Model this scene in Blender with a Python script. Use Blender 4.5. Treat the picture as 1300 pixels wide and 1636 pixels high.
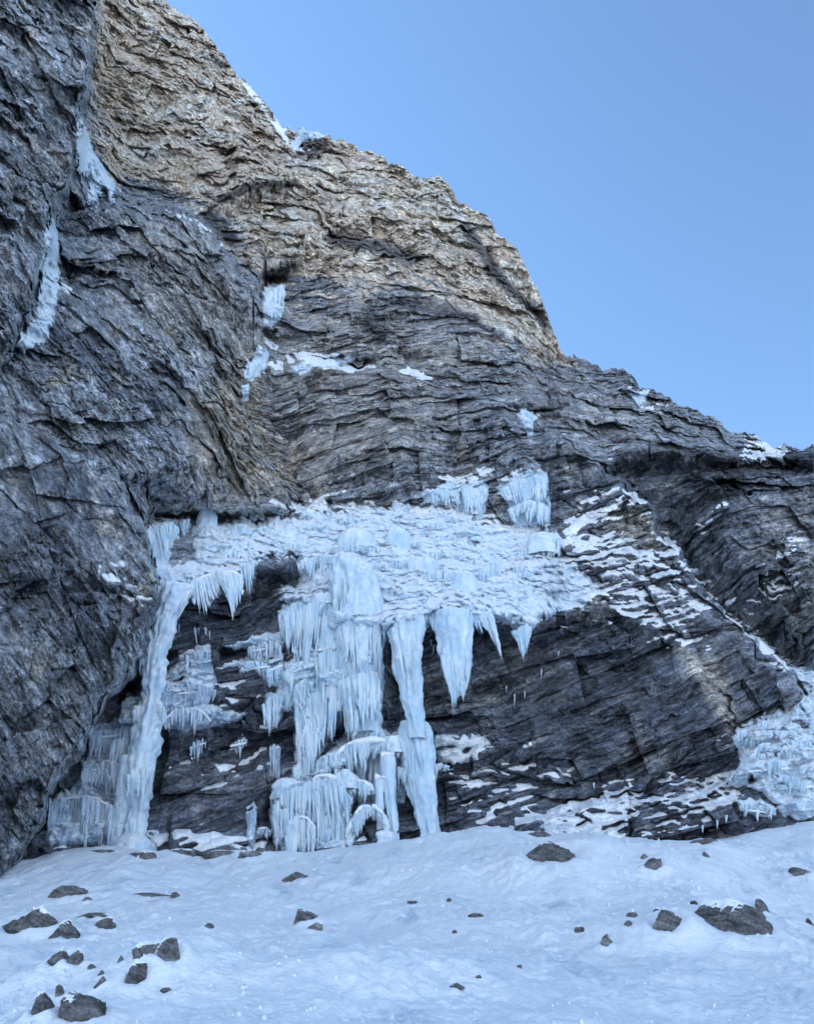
import bpy, math, random
import numpy as np
from concurrent.futures import ThreadPoolExecutor
from mathutils import Vector
from mathutils.geometry import delaunay_2d_cdt

for o in list(bpy.data.objects):
    bpy.data.objects.remove(o)
scene = bpy.context.scene
COL = scene.collection
R = math.radians

# ------------------------------------------------------------------ camera, world, sun
W0, H0, F = 1300.0, 1636.0, 1300.0
PITCH = R(28)
cam_d = bpy.data.cameras.new('camera')
cam = bpy.data.objects.new('camera', cam_d)
COL.objects.link(cam)
cam.location = (0, 0, 0)
cam.rotation_euler = (R(90) + PITCH, 0, 0)
cam_d.sensor_fit = 'VERTICAL'
cam_d.sensor_height = 24.0
cam_d.lens = 24.0 * F / H0
cam_d.clip_end = 6000
cam_d.clip_start = 0.1
scene.camera = cam

SUN_EL, SUN_AZ = R(36), R(-62)          # azimuth from +Y towards +X
world = bpy.data.worlds.new('World')
scene.world = world
world.use_nodes = True
wn = world.node_tree
for n in list(wn.nodes):
    wn.nodes.remove(n)
sky = wn.nodes.new('ShaderNodeTexSky')
sky.sky_type = 'NISHITA'
sky.sun_disc = False
sky.sun_elevation = SUN_EL
sky.sun_rotation = SUN_AZ
sky.altitude = 1500
sky.air_density = 1.2
sky.dust_density = 0.15
sky.ozone_density = 1.6
bg = wn.nodes.new('ShaderNodeBackground')
bg.inputs['Strength'].default_value = 0.12
wo = wn.nodes.new('ShaderNodeOutputWorld')
tint = wn.nodes.new('ShaderNodeVectorMath'); tint.operation = 'MULTIPLY'
tint.inputs[1].default_value = (0.885, 1.03, 1.09)       # the camera's cool white balance
wn.links.new(sky.outputs[0], tint.inputs[0])
wn.links.new(tint.outputs[0], bg.inputs[0])
wn.links.new(bg.outputs[0], wo.inputs[0])

sd = bpy.data.lights.new('sun', 'SUN')
sd.energy = 3.4
sd.angle = R(0.5)
sd.color = (1.0, 0.985, 0.955)
so = bpy.data.objects.new('sun', sd)
COL.objects.link(so)
sdir = Vector((math.sin(SUN_AZ) * math.cos(SUN_EL), math.cos(SUN_AZ) * math.cos(SUN_EL), math.sin(SUN_EL)))
so.rotation_euler = sdir.to_track_quat('Z', 'Y').to_euler()
so.location = sdir * 500

scene.view_settings.view_transform = 'Standard'
scene.view_settings.look = 'None'
scene.view_settings.gamma = 1.0
scene.view_settings.use_curve_mapping = False
scene.view_settings.exposure = 1.25
scene.render.engine = 'CYCLES'
scene.cycles.max_bounces = 6
scene.cycles.diffuse_bounces = 4

# ------------------------------------------------------------------ numeric helpers
rng = np.random.default_rng(11)
POOL = ThreadPoolExecutor(4)
_perm = rng.permutation(256).astype(np.int32)
_perm = np.concatenate([_perm, _perm, _perm])
_g = rng.normal(size=(256, 3)).astype(np.float32)
_g /= np.linalg.norm(_g, axis=1)[:, None]
_GX, _GY, _GZ = [np.ascontiguousarray(_g[:, i]) for i in range(3)]


def _perlin_chunk(P):
    Fl = np.floor(P)
    f = P - Fl
    I = Fl.astype(np.int32) & 255
    w = f * f * f * (f * (f * 6 - 15) + 10)
    fx, fy, fz = f[:, 0], f[:, 1], f[:, 2]
    out = None
    acc = []
    for dx in (0, 1):
        a = _perm[I[:, 0] + dx]
        for dy in (0, 1):
            b = _perm[a + I[:, 1] + dy]
            pair = []
            for dz in (0, 1):
                h = _perm[b + I[:, 2] + dz]
                pair.append(_GX[h] * (fx - dx) + _GY[h] * (fy - dy) + _GZ[h] * (fz - dz))
            acc.append(pair[0] + (pair[1] - pair[0]) * w[:, 2])
    y0 = acc[0] + (acc[1] - acc[0]) * w[:, 1]
    y1 = acc[2] + (acc[3] - acc[2]) * w[:, 1]
    return (y0 + (y1 - y0) * w[:, 0]) * 1.6


def noise(P, scale=1.0, seed=0.0):
    """gradient noise of world points, about -1..1"""
    shp = P.shape[:-1]
    Q = (P.reshape(-1, 3) * np.float32(scale) + np.float32([seed * 7.31, seed * 3.17 + 11, seed * 5.71 + 5])).astype(np.float32)
    chunks = [Q[i:i + 60000] for i in range(0, len(Q), 60000)]
    return np.concatenate(list(POOL.map(_perlin_chunk, chunks))).reshape(shp)


def fbm(P, scale, octv, seed=0.0, gain=0.5, ridged=False):
    s = 0; a = 1.0; t = 0
    for i in range(octv):
        n = noise(P, scale * 2.03 ** i, seed + i * 1.7)
        s = s + a * ((1 - 2 * np.abs(n)) if ridged else n)
        t += a
        a *= gain
    return s / t


def sstep(a, b, x):
    t = np.clip((x - a) / (b - a), 0, 1)
    return t * t * (3 - 2 * t)


CP, SP = math.cos(PITCH), math.sin(PITCH)


def ray_pts(px, py, Y):
    """world points that stand Y metres north of the camera and are seen at pixel px, py"""
    cx = (np.asarray(px, dtype=np.float64) - 650.0) / F
    cy = (818.0 - np.asarray(py, dtype=np.float64)) / F
    dy = CP - SP * cy
    dz = SP + CP * cy
    k = Y / dy
    return np.stack([cx * k, dy * k, dz * k], axis=-1).astype(np.float32)


def to_px(P):
    y = P[..., 1] * CP + P[..., 2] * SP
    z = -P[..., 1] * SP + P[..., 2] * CP
    return 650 + F * P[..., 0] / y, 818 - F * z / y


def blur(A, n, axis=None):
    for ax in ((0, 1) if axis is None else (axis,)):
        for _ in range(2):
            pad = [(0, 0)] * A.ndim
            pad[ax] = (n + 1, n)
            B = np.cumsum(np.pad(A, pad, mode='edge').astype(np.float64), axis=ax)
            m = A.shape[ax]
            hi = np.take(B, np.arange(2 * n + 1, 2 * n + 1 + m), axis=ax)
            lo = np.take(B, np.arange(0, m), axis=ax)
            A = (hi - lo) / (2 * n + 1)
    return A


def raster(points, edges, GX, GY):
    """piecewise planar interpolation of (px, py, Y) control points"""
    vs = [Vector((p[0], p[1])) for p in points]
    res = delaunay_2d_cdt(vs, edges, [], 0, 1e-4)
    ov, of, orig = res[0], res[2], res[3]
    vals = []
    for i, v in enumerate(ov):
        if orig[i]:
            vals.append(points[orig[i][0]][2])
        else:
            d = [(v.x - p[0]) ** 2 + (v.y - p[1]) ** 2 for p in points]
            j = np.argsort(d)[:2]
            vals.append((points[j[0]][2] + points[j[1]][2]) / 2)
    out = np.full(GX.shape, np.nan, dtype=np.float64)
    cx = GX[0]
    for f in of:
        (ax, ay), (bx, by), (qx, qy) = [(ov[i].x, ov[i].y) for i in f]
        va, vb, vc = [vals[i] for i in f]
        c0 = max(0, np.searchsorted(cx, min(ax, bx, qx)) - 1)
        c1 = np.searchsorted(cx, max(ax, bx, qx)) + 1
        X = GX[:, c0:c1]; Yy = GY[:, c0:c1]
        det = (by - qy) * (ax - qx) + (qx - bx) * (ay - qy)
        if abs(det) < 1e-9:
            continue
        l0 = ((by - qy) * (X - qx) + (qx - bx) * (Yy - qy)) / det
        l1 = ((qy - ay) * (X - qx) + (ax - qx) * (Yy - qy)) / det
        l2 = 1 - l0 - l1
        m = (l0 >= -1e-4) & (l1 >= -1e-4) & (l2 >= -1e-4)
        out[:, c0:c1][m] = (l0 * va + l1 * vb + l2 * vc)[m]
    return out


def poly_sdf(poly, X, Y):
    """signed distance in pixels, positive inside"""
    p = np.array(poly, dtype=np.float64)
    d = np.full(X.shape, 1e9)
    inside = np.zeros(X.shape, bool)
    n = len(p)
    for i in range(n):
        a, b = p[i], p[(i + 1) % n]
        ex, ey = b - a
        wx, wy = X - a[0], Y - a[1]
        t = np.clip((wx * ex + wy * ey) / (ex * ex + ey * ey + 1e-9), 0, 1)
        d = np.minimum(d, (wx - ex * t) ** 2 + (wy - ey * t) ** 2)
        c = ((a[1] > Y) != (b[1] > Y)) & (X < (b[0] - a[0]) * (Y - a[1]) / (b[1] - a[1] + 1e-12) + a[0])
        inside ^= c
    d = np.sqrt(d)
    return np.where(inside, d, -d)


def line_dist(pts, X, Y):
    d = np.full(X.shape, 1e9)
    for a, b in zip(pts[:-1], pts[1:]):
        ex, ey = b[0] - a[0], b[1] - a[1]
        wx, wy = X - a[0], Y - a[1]
        t = np.clip((wx * ex + wy * ey) / (ex * ex + ey * ey + 1e-9), 0, 1)
        d = np.minimum(d, (wx - ex * t) ** 2 + (wy - ey * t) ** 2)
    return np.sqrt(d)


def mesh_obj(name, V, Fc, mat, parent=None, smooth=True, attrs=None):
    """V (n,3), Fc (m,4) or (m,3) arrays -> one mesh object"""
    me = bpy.data.meshes.new(name)
    V = np.ascontiguousarray(V, dtype=np.float32)
    Fc = np.ascontiguousarray(Fc, dtype=np.int32)
    k = Fc.shape[1]
    me.vertices.add(len(V))
    me.vertices.foreach_set('co', V.ravel())
    me.loops.add(Fc.size)
    me.loops.foreach_set('vertex_index', Fc.ravel())
    me.polygons.add(len(Fc))
    me.polygons.foreach_set('loop_start', np.arange(0, Fc.size, k, dtype=np.int32))
    me.polygons.foreach_set('loop_total', np.full(len(Fc), k, dtype=np.int32))
    me.polygons.foreach_set('use_smooth', np.full(len(Fc), smooth))
    for an, av in (attrs or {}).items():
        if av.ndim == 2:
            a = me.attributes.new(an, 'FLOAT_COLOR', 'POINT')
            c = np.ones((len(V), 4), np.float32)
            c[:, :3] = av
            a.data.foreach_set('color', c.ravel())
        else:
            a = me.attributes.new(an, 'FLOAT', 'POINT')
            a.data.foreach_set('value', np.ascontiguousarray(av, dtype=np.float32))
    me.update(calc_edges=True)
    me.materials.append(mat)
    o = bpy.data.objects.new(name, me)
    COL.objects.link(o)
    if parent is not None:
        o.parent = parent
    return o


def tag(o, label=None, cat=None, group=None, kind=None):
    if label: o['label'] = label
    if cat: o['category'] = cat
    if group: o['group'] = group
    if kind: o['kind'] = kind
    return o


# ------------------------------------------------------------------ materials
def new_mat(name):
    m = bpy.data.materials.new(name)
    m.use_nodes = True
    nt = m.node_tree
    return m, nt, nt.nodes['Principled BSDF']


def nz(nt, scale, detail, vec=None, rough=0.5, dist=0.0):
    n = nt.nodes.new('ShaderNodeTexNoise')
    n.inputs['Scale'].default_value = scale
    n.inputs['Detail'].default_value = detail
    n.inputs['Roughness'].default_value = rough
    n.inputs['Distortion'].default_value = dist
    if vec is not None:
        nt.links.new(vec, n.inputs['Vector'])
    return n


def maprange(nt, src, a, b, c, d):
    n = nt.nodes.new('ShaderNodeMapRange')
    nt.links.new(src, n.inputs[0])
    for i, v in enumerate((a, b, c, d)):
        n.inputs[i + 1].default_value = v
    return n.outputs[0]


def coords(nt, sx=1, sy=1, sz=1):
    g = nt.nodes.new('ShaderNodeNewGeometry')
    mp = nt.nodes.new('ShaderNodeMapping')
    mp.inputs['Scale'].default_value = (sx, sy, sz)
    nt.links.new(g.outputs['Position'], mp.inputs[0])
    return mp.outputs[0]


def bump(nt, h, strength, dist, normal=None):
    b = nt.nodes.new('ShaderNodeBump')
    b.inputs['Strength'].default_value = strength
    b.inputs['Distance'].default_value = dist
    nt.links.new(h, b.inputs['Height'])
    if normal is not None:
        nt.links.new(normal, b.inputs['Normal'])
    return b.outputs[0]


def mat_rock(name='rock', attr=True, base=(0.12, 0.12, 0.13), n=(-0.40, 0.12, 0.90), t=(0.9, 0, 0.4), k=1.0, el=0.22, fs=1.0, bd=1.0):
    """layered rock: noise drawn out along the beds, whose normal is n"""
    m, nt, b = new_mat(name)
    v = coords(nt)
    nv = Vector(n).normalized(); tv = Vector(t); tv = (tv - nv * tv.dot(nv)).normalized(); bv = nv.cross(tv)
    wob = nz(nt, 0.5, 3, v, 0.5)
    cmb = nt.nodes.new('ShaderNodeCombineXYZ')
    for i, (ax, sc) in enumerate(((tv, el), (bv, el), (nv, 1.0))):
        dt = nt.nodes.new('ShaderNodeVectorMath'); dt.operation = 'DOT_PRODUCT'
        nt.links.new(v, dt.inputs[0]); dt.inputs[1].default_value = ax
        mm = nt.nodes.new('ShaderNodeMath'); mm.operation = 'MULTIPLY_ADD'
        nt.links.new(dt.outputs['Value'], mm.inputs[0]); mm.inputs[1].default_value = sc
        if i == 2:
            w2 = nt.nodes.new('ShaderNodeMath'); w2.operation = 'MULTIPLY'
            nt.links.new(wob.outputs[0], w2.inputs[0]); w2.inputs[1].default_value = 0.9
            nt.links.new(w2.outputs[0], mm.inputs[2])
        else:
            mm.inputs[2].default_value = 0.0
        nt.links.new(mm.outputs[0], cmb.inputs[i])
    s1 = nz(nt, 3.4 * fs, 7, cmb.outputs[0], 0.75, 0.3)
    n1 = nz(nt, 6.0 * fs, 7, v, 0.75)
    n2 = nz(nt, 0.45, 5, v, 0.6)
    f = maprange(nt, n1.outputs[0], 0.38, 0.62, 0.5, 1.55)
    f1 = maprange(nt, s1.outputs[0], 0.38, 0.62, 0.32, 1.62)
    f2 = maprange(nt, n2.outputs[0], 0.3, 0.7, 0.8, 1.2)
    mu = nt.nodes.new('ShaderNodeMath'); mu.operation = 'MULTIPLY'
    nt.links.new(f, mu.inputs[0]); nt.links.new(f2, mu.inputs[1])
    mu2 = nt.nodes.new('ShaderNodeMath'); mu2.operation = 'MULTIPLY'
    nt.links.new(mu.outputs[0], mu2.inputs[0]); nt.links.new(f1, mu2.inputs[1])
    vm = nt.nodes.new('ShaderNodeVectorMath'); vm.operation = 'SCALE'
    if attr:
        a = nt.nodes.new('ShaderNodeAttribute'); a.attribute_name = 'alb'
        nt.links.new(a.outputs['Color'], vm.inputs[0])
    else:
        vm.inputs[0].default_value = base
    nt.links.new(mu2.outputs[0], vm.inputs['Scale'])
    nt.links.new(vm.outputs[0], b.inputs['Base Color'])
    b.inputs['Roughness'].default_value = 0.7
    b.inputs['Specular IOR Level'].default_value = 0.4
    nb = bump(nt, s1.outputs[0], 0.9 * k, 0.30 * bd)
    nt.links.new(bump(nt, n1.outputs[0], 0.6, 0.10 * bd, nb), b.inputs['Normal'])
    return m


def mat_snow(name='snow', s=1.0):
    m, nt, b = new_mat(name)
    v = coords(nt)
    n1 = nz(nt, 3.0 * s, 6, v, 0.6)
    n2 = nz(nt, 14.0 * s, 4, v, 0.6)
    ad = nt.nodes.new('ShaderNodeMath'); ad.operation = 'MULTIPLY_ADD'
    nt.links.new(n2.outputs[0], ad.inputs[0]); ad.inputs[1].default_value = 0.35
    nt.links.new(n1.outputs[0], ad.inputs[2])
    n4 = nz(nt, 0.5, 7, coords(nt, 1, .4, 1), 0.68, 0.6)
    cm = nt.nodes.new('ShaderNodeMix'); cm.data_type = 'RGBA'
    cm.inputs['A'].default_value = (0.91, 0.925, 0.94, 1); cm.inputs['B'].default_value = (0.55, 0.65, 0.74, 1)
    nt.links.new(maprange(nt, n4.outputs[0], 0.565, 0.66, 0, 0.85), cm.inputs['Factor'])    # wind-scoured icy crust
    nt.links.new(cm.outputs['Result'], b.inputs['Base Color'])
    b.inputs['Roughness'].default_value = 0.55
    b.inputs['Specular IOR Level'].default_value = 0.3
    nt.links.new(bump(nt, ad.outputs[0], 0.6, 0.13), b.inputs['Normal'])
    return m


def mat_ice(name, base, white, rough=0.3, mix=(0.42, 0.62)):
    m, nt, b = new_mat(name)
    v = coords(nt, 1, 1, 0.12)
    n1 = nz(nt, 4.5, 5, v, 0.65)
    v2 = coords(nt)
    n2 = nz(nt, 0.8, 4, v2, 0.6)
    n3 = nz(nt, 9, 4, v2, 0.6)
    ad = nt.nodes.new('ShaderNodeMath'); ad.operation = 'ADD'
    nt.links.new(n1.outputs[0], ad.inputs[0]); nt.links.new(n2.outputs[0], ad.inputs[1])
    f = maprange(nt, ad.outputs[0], mix[0] * 2, mix[1] * 2, 0, 1)
    mx = nt.nodes.new('ShaderNodeMix'); mx.data_type = 'RGBA'
    mx.inputs['A'].default_value = (*base, 1); mx.inputs['B'].default_value = (*white, 1)
    nt.links.new(f, mx.inputs['Factor'])
    g = nt.nodes.new('ShaderNodeNewGeometry')
    sp = nt.nodes.new('ShaderNodeSeparateXYZ')
    nt.links.new(g.outputs['Normal'], sp.inputs[0])
    ad2 = nt.nodes.new('ShaderNodeMath'); ad2.operation = 'MULTIPLY_ADD'
    nt.links.new(n3.outputs[0], ad2.inputs[0]); ad2.inputs[1].default_value = 0.5
    nt.links.new(sp.outputs['Z'], ad2.inputs[2])
    f2 = maprange(nt, ad2.outputs[0], 0.62, 0.9, 0, 1)      # snow dust lies where the ice is nearly level
    mx2 = nt.nodes.new('ShaderNodeMix'); mx2.data_type = 'RGBA'
    nt.links.new(mx.outputs['Result'], mx2.inputs['A'])
    mx2.inputs['B'].default_value = (0.84, 0.87, 0.9, 1)
    nt.links.new(f2, mx2.inputs['Factor'])
    nt.links.new(mx2.outputs['Result'], b.inputs['Base Color'])
    rr = maprange(nt, f2, 0, 1, rough, 0.7)
    nt.links.new(rr, b.inputs['Roughness'])
    b.inputs['IOR'].default_value = 1.31
    b.inputs['Specular IOR Level'].default_value = 0.6
    b.inputs['Subsurface Weight'].default_value = 0.25
    b.inputs['Subsurface Radius'].default_value = (0.25, 0.5, 0.7)
    b.inputs['Subsurface Scale'].default_value = 0.25
    nb = bump(nt, n1.outputs[0], 0.5, 0.10)
    nt.links.new(bump(nt, n3.outputs[0], 0.35, 0.05, nb), b.inputs['Normal'])
    return m


M_ROCK = mat_rock()
M_ROCKL = mat_rock('steep_bedded_rock', n=(0.80, 0.15, 0.52), t=(0.5, 0, -0.86), el=0.34)
M_ROCKT = mat_rock('pale_bedded_rock', n=(0.42, 0.2, 0.86), t=(0.86, 0, -0.42), el=0.45, fs=1.2)
M_BOULDER = mat_rock('boulder_rock', False, (0.17, 0.165, 0.165), n=(0.3, 0.1, 0.95), fs=2.6, bd=0.4)
M_SNOW = mat_snow()
M_SNOWF = mat_snow('field_snow', 1.0)
M_ICE = mat_ice('blue_ice', (0.44, 0.60, 0.73), (0.72, 0.80, 0.87))
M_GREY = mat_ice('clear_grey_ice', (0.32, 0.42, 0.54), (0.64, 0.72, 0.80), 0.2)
M_FROST = mat_ice('frosted_ice', (0.50, 0.64, 0.76), (0.79, 0.84, 0.89), 0.45)

# ------------------------------------------------------------------ cliff grid
SKY = [(-1000, -500), (-400, -420), (0, -260), (130, -120), (225, -22), (270, 4), (300, 28), (330, 50), (355, 85), (380, 122), (400, 140), (430, 172),
       (450, 202), (475, 210), (505, 212), (545, 222), (570, 236), (600, 248), (630, 262), (655, 275), (672, 286),
       (700, 281), (712, 292), (730, 322), (745, 326), (775, 345), (800, 378), (825, 400), (845, 440), (870, 490), (885, 530), (898, 568), (930, 573), (950, 582), (968, 598), (978, 592),
       (995, 588), (1010, 602), (1022, 616), (1040, 621), (1058, 634), (1090, 648), (1120, 662), (1150, 678), (1175, 690), (1200, 697), (1225, 712), (1248, 718), (1270, 713), (1285, 718), (1300, 711), (1400, 722), (1700, 800), (2200, 860)]
BOT = 1425.0
cols = np.concatenate([np.linspace(-1000, -40, 90, endpoint=False), np.arange(-40, 1340, 1.45), np.linspace(1342, 2200, 80)])
NC = len(cols)
NR = 960
skx = np.array([p[0] for p in SKY], float); sky_y = np.array([p[1] for p in SKY], float)
sk = np.interp(cols, skx, sky_y)
cz = np.stack([cols / 26.0, cols * 0, cols * 0 + 3.3], -1).astype(np.float32)
inb = sstep(-300, 0, cols)
sk = sk + inb * (7.0 * fbm(cz, 0.8, 6, 2, 0.66) - 5.0 * np.abs(noise(cz, 1.9, 4)) - 3 * np.round(2 * noise(cz, 0.9, 6)) - 1.5 * np.round(2 * noise(cz, 3.3, 8)))
s = np.linspace(0, 1, NR)
GX = np.repeat(cols[None, :], NR, 0)
GY = sk[None, :] + s[:, None] * (BOT - sk[None, :])

PTS, EDG = [], []


def L(*pts):
    """crease: a polyline of (px, py, Y)"""
    i0 = len(PTS)
    PTS.extend([(float(a), float(b), float(c)) for a, b, c in pts])
    EDG.extend([(i0 + i, i0 + i + 1) for i in range(len(pts) - 1)])


def J(pts, w=5.0):
    """occluding edge: (px, py, Y on the left/lower side, Y on the other side)"""
    n = len(pts)
    A, B = [], []
    for i, (x, y, ya, yb) in enumerate(pts):
        a = pts[max(0, i - 1)]; b = pts[min(n - 1, i + 1)]
        tx, ty = b[0] - a[0], b[1] - a[1]
        l = math.hypot(tx, ty)
        nx, ny = ty / l * w, -tx / l * w
        A.append((x - nx, y - ny, ya)); B.append((x + nx, y + ny, yb))
    L(*A); L(*B)


def Pn(*pts):
    for a, b, c in pts:
        PTS.append((float(a), float(b), float(c)))


# far outside the frame: unseen cliff, its left end added to block the sun
Pn((-1100, -600, 26), (-1100, 400, 17), (-1100, 1500, 15), (-500, -500, 38), (-500, 300, 29), (-500, 900, 26), (-500, 1500, 25))
Pn((2300, -100, 130), (2300, 800, 110), (2300, 1500, 70), (1700, 760, 95), (1700, 1100, 74), (1700, 1500, 58), (1400, 640, 90), (700, -700, 140), (1500, -200, 130))
# upper left pillar (nearest), its right edge: walking down, the left-hand side is the back face
J([(160, -60, 52, 76), (157, 0, 50, 74), (155, 55, 49, 73), (148, 100, 48, 72), (133, 170, 47, 69), (124, 245, 46, 62), (88, 338, 44, 52), (74, 400, 42.5, 49), (60, 455, 41.5, 47), (20, 560, 40, 43), (-40, 640, 37, 38)], 2)
L((60, -80, 46), (62, 60, 45), (40, 200, 43), (50, 330, 42), (20, 430, 40))
Pn((0, -260, 44), (0, 0, 43), (0, 200, 41), (0, 400, 39), (105, 60, 46.5), (100, 200, 45))
Pn((-250, 0, 37), (-250, 500, 32), (-250, 1000, 31), (-250, 1500, 31))
# left buttress
J([(182, 322, 56.5, 66), (215, 325, 58, 69), (262, 335, 59, 70), (300, 345, 60, 71), (335, 372, 61, 70), (370, 415, 61, 68), (400, 470, 61, 66)], 2)
L((100, 352, 55), (110, 420, 52), (125, 470, 49), (170, 560, 48))
L((85, 470, 47), (120, 480, 48), (200, 430, 53), (230, 430, 54))
L((400, 478, 61), (415, 520, 61.5), (418, 560, 61), (398, 610, 60), (392, 650, 59.5), (410, 700, 58), (440, 760, 57), (455, 800, 56.5))
L((210, 400, 55), (240, 520, 51.5), (280, 640, 49.5), (320, 740, 48.5), (330, 790, 49))
L((330, 450, 59), (330, 600, 55), (370, 700, 54), (350, 780, 52))
L((60, 620, 42), (90, 760, 40), (130, 880, 39.5), (120, 1010, 38.5), (150, 1100, 40), (120, 1180, 39), (60, 1290, 38.5))
L((150, 640, 45), (190, 760, 43), (210, 850, 42.5), (235, 900, 43))
J([(228, 825, 44.5, 50), (243, 860, 44, 50.5), (256, 935, 43.5, 49), (252, 985, 43.5, 49), (232, 1040, 43, 50), (208, 1085, 42.5, 50), (150, 1150, 42, 48), (128, 1200, 41, 47.5), (78, 1275, 40.5, 46), (62, 1320, 40, 45), (20, 1385, 39, 44), (-20, 1440, 38, 43)], 2)
L((245, 800, 50), (280, 806, 50), (330, 812, 52), (400, 818, 54), (455, 815, 55.8))
L((245, 820, 54), (330, 825, 55.5), (400, 828, 57))
Pn((0, 620, 40), (0, 800, 37.5), (0, 1000, 36.5), (0, 1200, 36.5), (0, 1400, 37), (60, 950, 38), (60, 1100, 38))
# upper tan face
L((200, -40, 80), (270, 10, 84), (330, 60, 84), (380, 130, 83), (450, 205, 82))
L((230, 40, 79), (300, 130, 78.5), (370, 200, 78), (450, 270, 77.5))
L((150, 130, 73.5), (200, 230, 73), (260, 290, 72), (330, 335, 70.5))
L((330, 340, 72), (350, 330, 71), (400, 300, 70.5), (450, 282, 73), (480, 280, 76))
L((340, 356, 72), (400, 330, 73.5), (460, 300, 75.5))
L((350, 380, 71), (420, 385, 70.5), (500, 390, 71), (560, 400, 72))
L((500, 235, 83), (560, 250, 83), (650, 285, 82), (700, 290, 81.5), (740, 335, 81), (800, 385, 80), (850, 460, 78), (885, 540, 77), (897, 572, 76.5))
L((520, 330, 76.5), (600, 350, 76), (680, 385, 76), (750, 400, 77), (800, 470, 75), (850, 530, 73.5))
L((535, 375, 76), (590, 378, 76.5), (650, 405, 77))
L((540, 392, 73), (600, 400, 73), (660, 425, 73.5))
J([(735, 362, 78, 79), (770, 400, 76.5, 79.5), (820, 455, 75.5, 79), (865, 520, 74, 77.5)], 3)
L((420, 425, 69), (440, 420, 68.2), (468, 418, 69.5))
L((425, 455, 72), (445, 448, 72), (470, 438, 71.5))
L((420, 530, 66.5), (480, 540, 66.5), (560, 480, 69), (640, 460, 71), (720, 500, 71))
L((400, 560, 63), (450, 572, 63.5), (520, 590, 62.3), (600, 600, 62.5), (680, 620, 62.8))
L((470, 562, 66), (545, 562, 66.5), (610, 572, 66.5), (700, 590, 66))
L((820, 560, 70), (880, 578, 74), (930, 590, 77))
L((750, 560, 68), (760, 600, 66.5), (800, 640, 64), (840, 645, 64))
L((835, 652, 66), (855, 655, 66), (900, 640, 68), (980, 640, 73))
# middle band
L((620, 610, 62), (640, 690, 58.5), (650, 760, 58.5), (640, 800, 59.5))
L((470, 650, 61), (500, 700, 59.5), (520, 780, 58.5))
L((430, 640, 61.5), (470, 760, 59.5), (490, 805, 59.5))
L((700, 640, 62.5), (730, 720, 61.5), (720, 780, 60.5))
L((770, 640, 63), (820, 700, 61), (850, 755, 60))
L((855, 690, 62), (910, 715, 61), (955, 757, 60.5))
L((865, 735, 61), (900, 762, 60.5), (985, 765, 61))
# right skyline ridge
L((905, 578, 77), (960, 605, 76), (1000, 595, 77), (1050, 638, 77), (1120, 668, 78), (1200, 703, 78), (1300, 718, 77))
L((960, 650, 72), (1050, 680, 72), (1150, 710, 73), (1230, 740, 73))
L((975, 738, 64), (1030, 722, 64), (1100, 726, 65.5), (1180, 728, 67), (1300, 735, 68))
L((985, 758, 67.5), (1040, 748, 68), (1100, 750, 69), (1180, 750, 70), (1300, 752, 71))
# back wall on the right, behind the rib
L((1060, 790, 68), (1070, 850, 69.5), (1100, 900, 68.5), (1140, 960, 67), (1200, 1010, 66), (1250, 1050, 65))
L((1150, 780, 66), (1160, 860, 63.5), (1200, 900, 62), (1260, 900, 62), (1275, 960, 61))
L((1230, 800, 66), (1300, 840, 65), (1400, 860, 68))
L((1160, 960, 65), (1220, 945, 61), (1280, 925, 60))
Pn((1300, 1000, 61), (1300, 1060, 60), (1250, 990, 62.5), (1400, 1100, 62))
# the rib that drops to the right
J([(1012, 792, 59, 66), (1040, 810, 58.5, 68), (1068, 865, 57, 68.5), (1100, 915, 55.5, 68), (1150, 975, 53.5, 66), (1205, 1015, 51.5, 65), (1245, 1050, 50, 63), (1275, 1085, 49, 56), (1284, 1108, 48.5, 53)], 2)
L((940, 800, 60), (985, 790, 59.5), (1010, 797, 58.6), (1000, 850, 58))
L((880, 800, 60), (930, 810, 60), (960, 850, 58), (1020, 880, 56.5))
# the ice terrace: top line, middle, lip, hollow underneath
L((245, 835, 51), (320, 838, 54), (400, 832, 56), (455, 822, 57), (520, 812, 58.5), (600, 806, 59.5), (700, 806, 59.5), (790, 822, 59.5), (850, 850, 58.5), (900, 862, 57.5), (930, 868, 57))
L((258, 925, 47.5), (320, 910, 48.5), (385, 900, 49.5), (470, 890, 52), (560, 890, 52.5), (650, 890, 53), (760, 900, 53.5), (850, 910, 54), (930, 915, 54.5), (1020, 900, 54.8), (1085, 930, 54))
L((260, 944, 45.8), (320, 925, 46), (388, 905, 47.5), (440, 900, 49))
L((262, 965, 50), (320, 955, 51.5), (385, 950, 53), (440, 935, 53.5), (475, 930, 52.5))
L((445, 960, 48.2), (500, 950, 48), (560, 985, 46.6), (620, 995, 46.2), (690, 975, 46.6), (760, 975, 47.5), (800, 985, 48.5), (850, 995, 49.5), (900, 985, 51), (960, 970, 52), (1010, 985, 52), (1060, 1010, 51.5), (1100, 1040, 51))
L((448, 1000, 50), (500, 1010, 48.6), (560, 1025, 48.4), (604, 1035, 49), (625, 1035, 53), (690, 1015, 54), (760, 1010, 54), (850, 1022, 53.5), (900, 1010, 53.5), (960, 1000, 53.5), (1010, 1015, 53), (1060, 1040, 52))
L((1100, 960, 53), (1150, 1010, 51.5), (1200, 1050, 49.8), (1250, 1085, 48.5), (1278, 1110, 48))
L((1100, 1045, 51), (1120, 1090, 49.5), (1150, 1130, 49), (1172, 1162, 48.5))
L((1135, 1070, 51), (1170, 1100, 50.5), (1185, 1140, 50.5), (1180, 1160, 50))
L((1172, 1165, 50), (1230, 1135, 49.5), (1284, 1112, 49.5))
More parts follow.
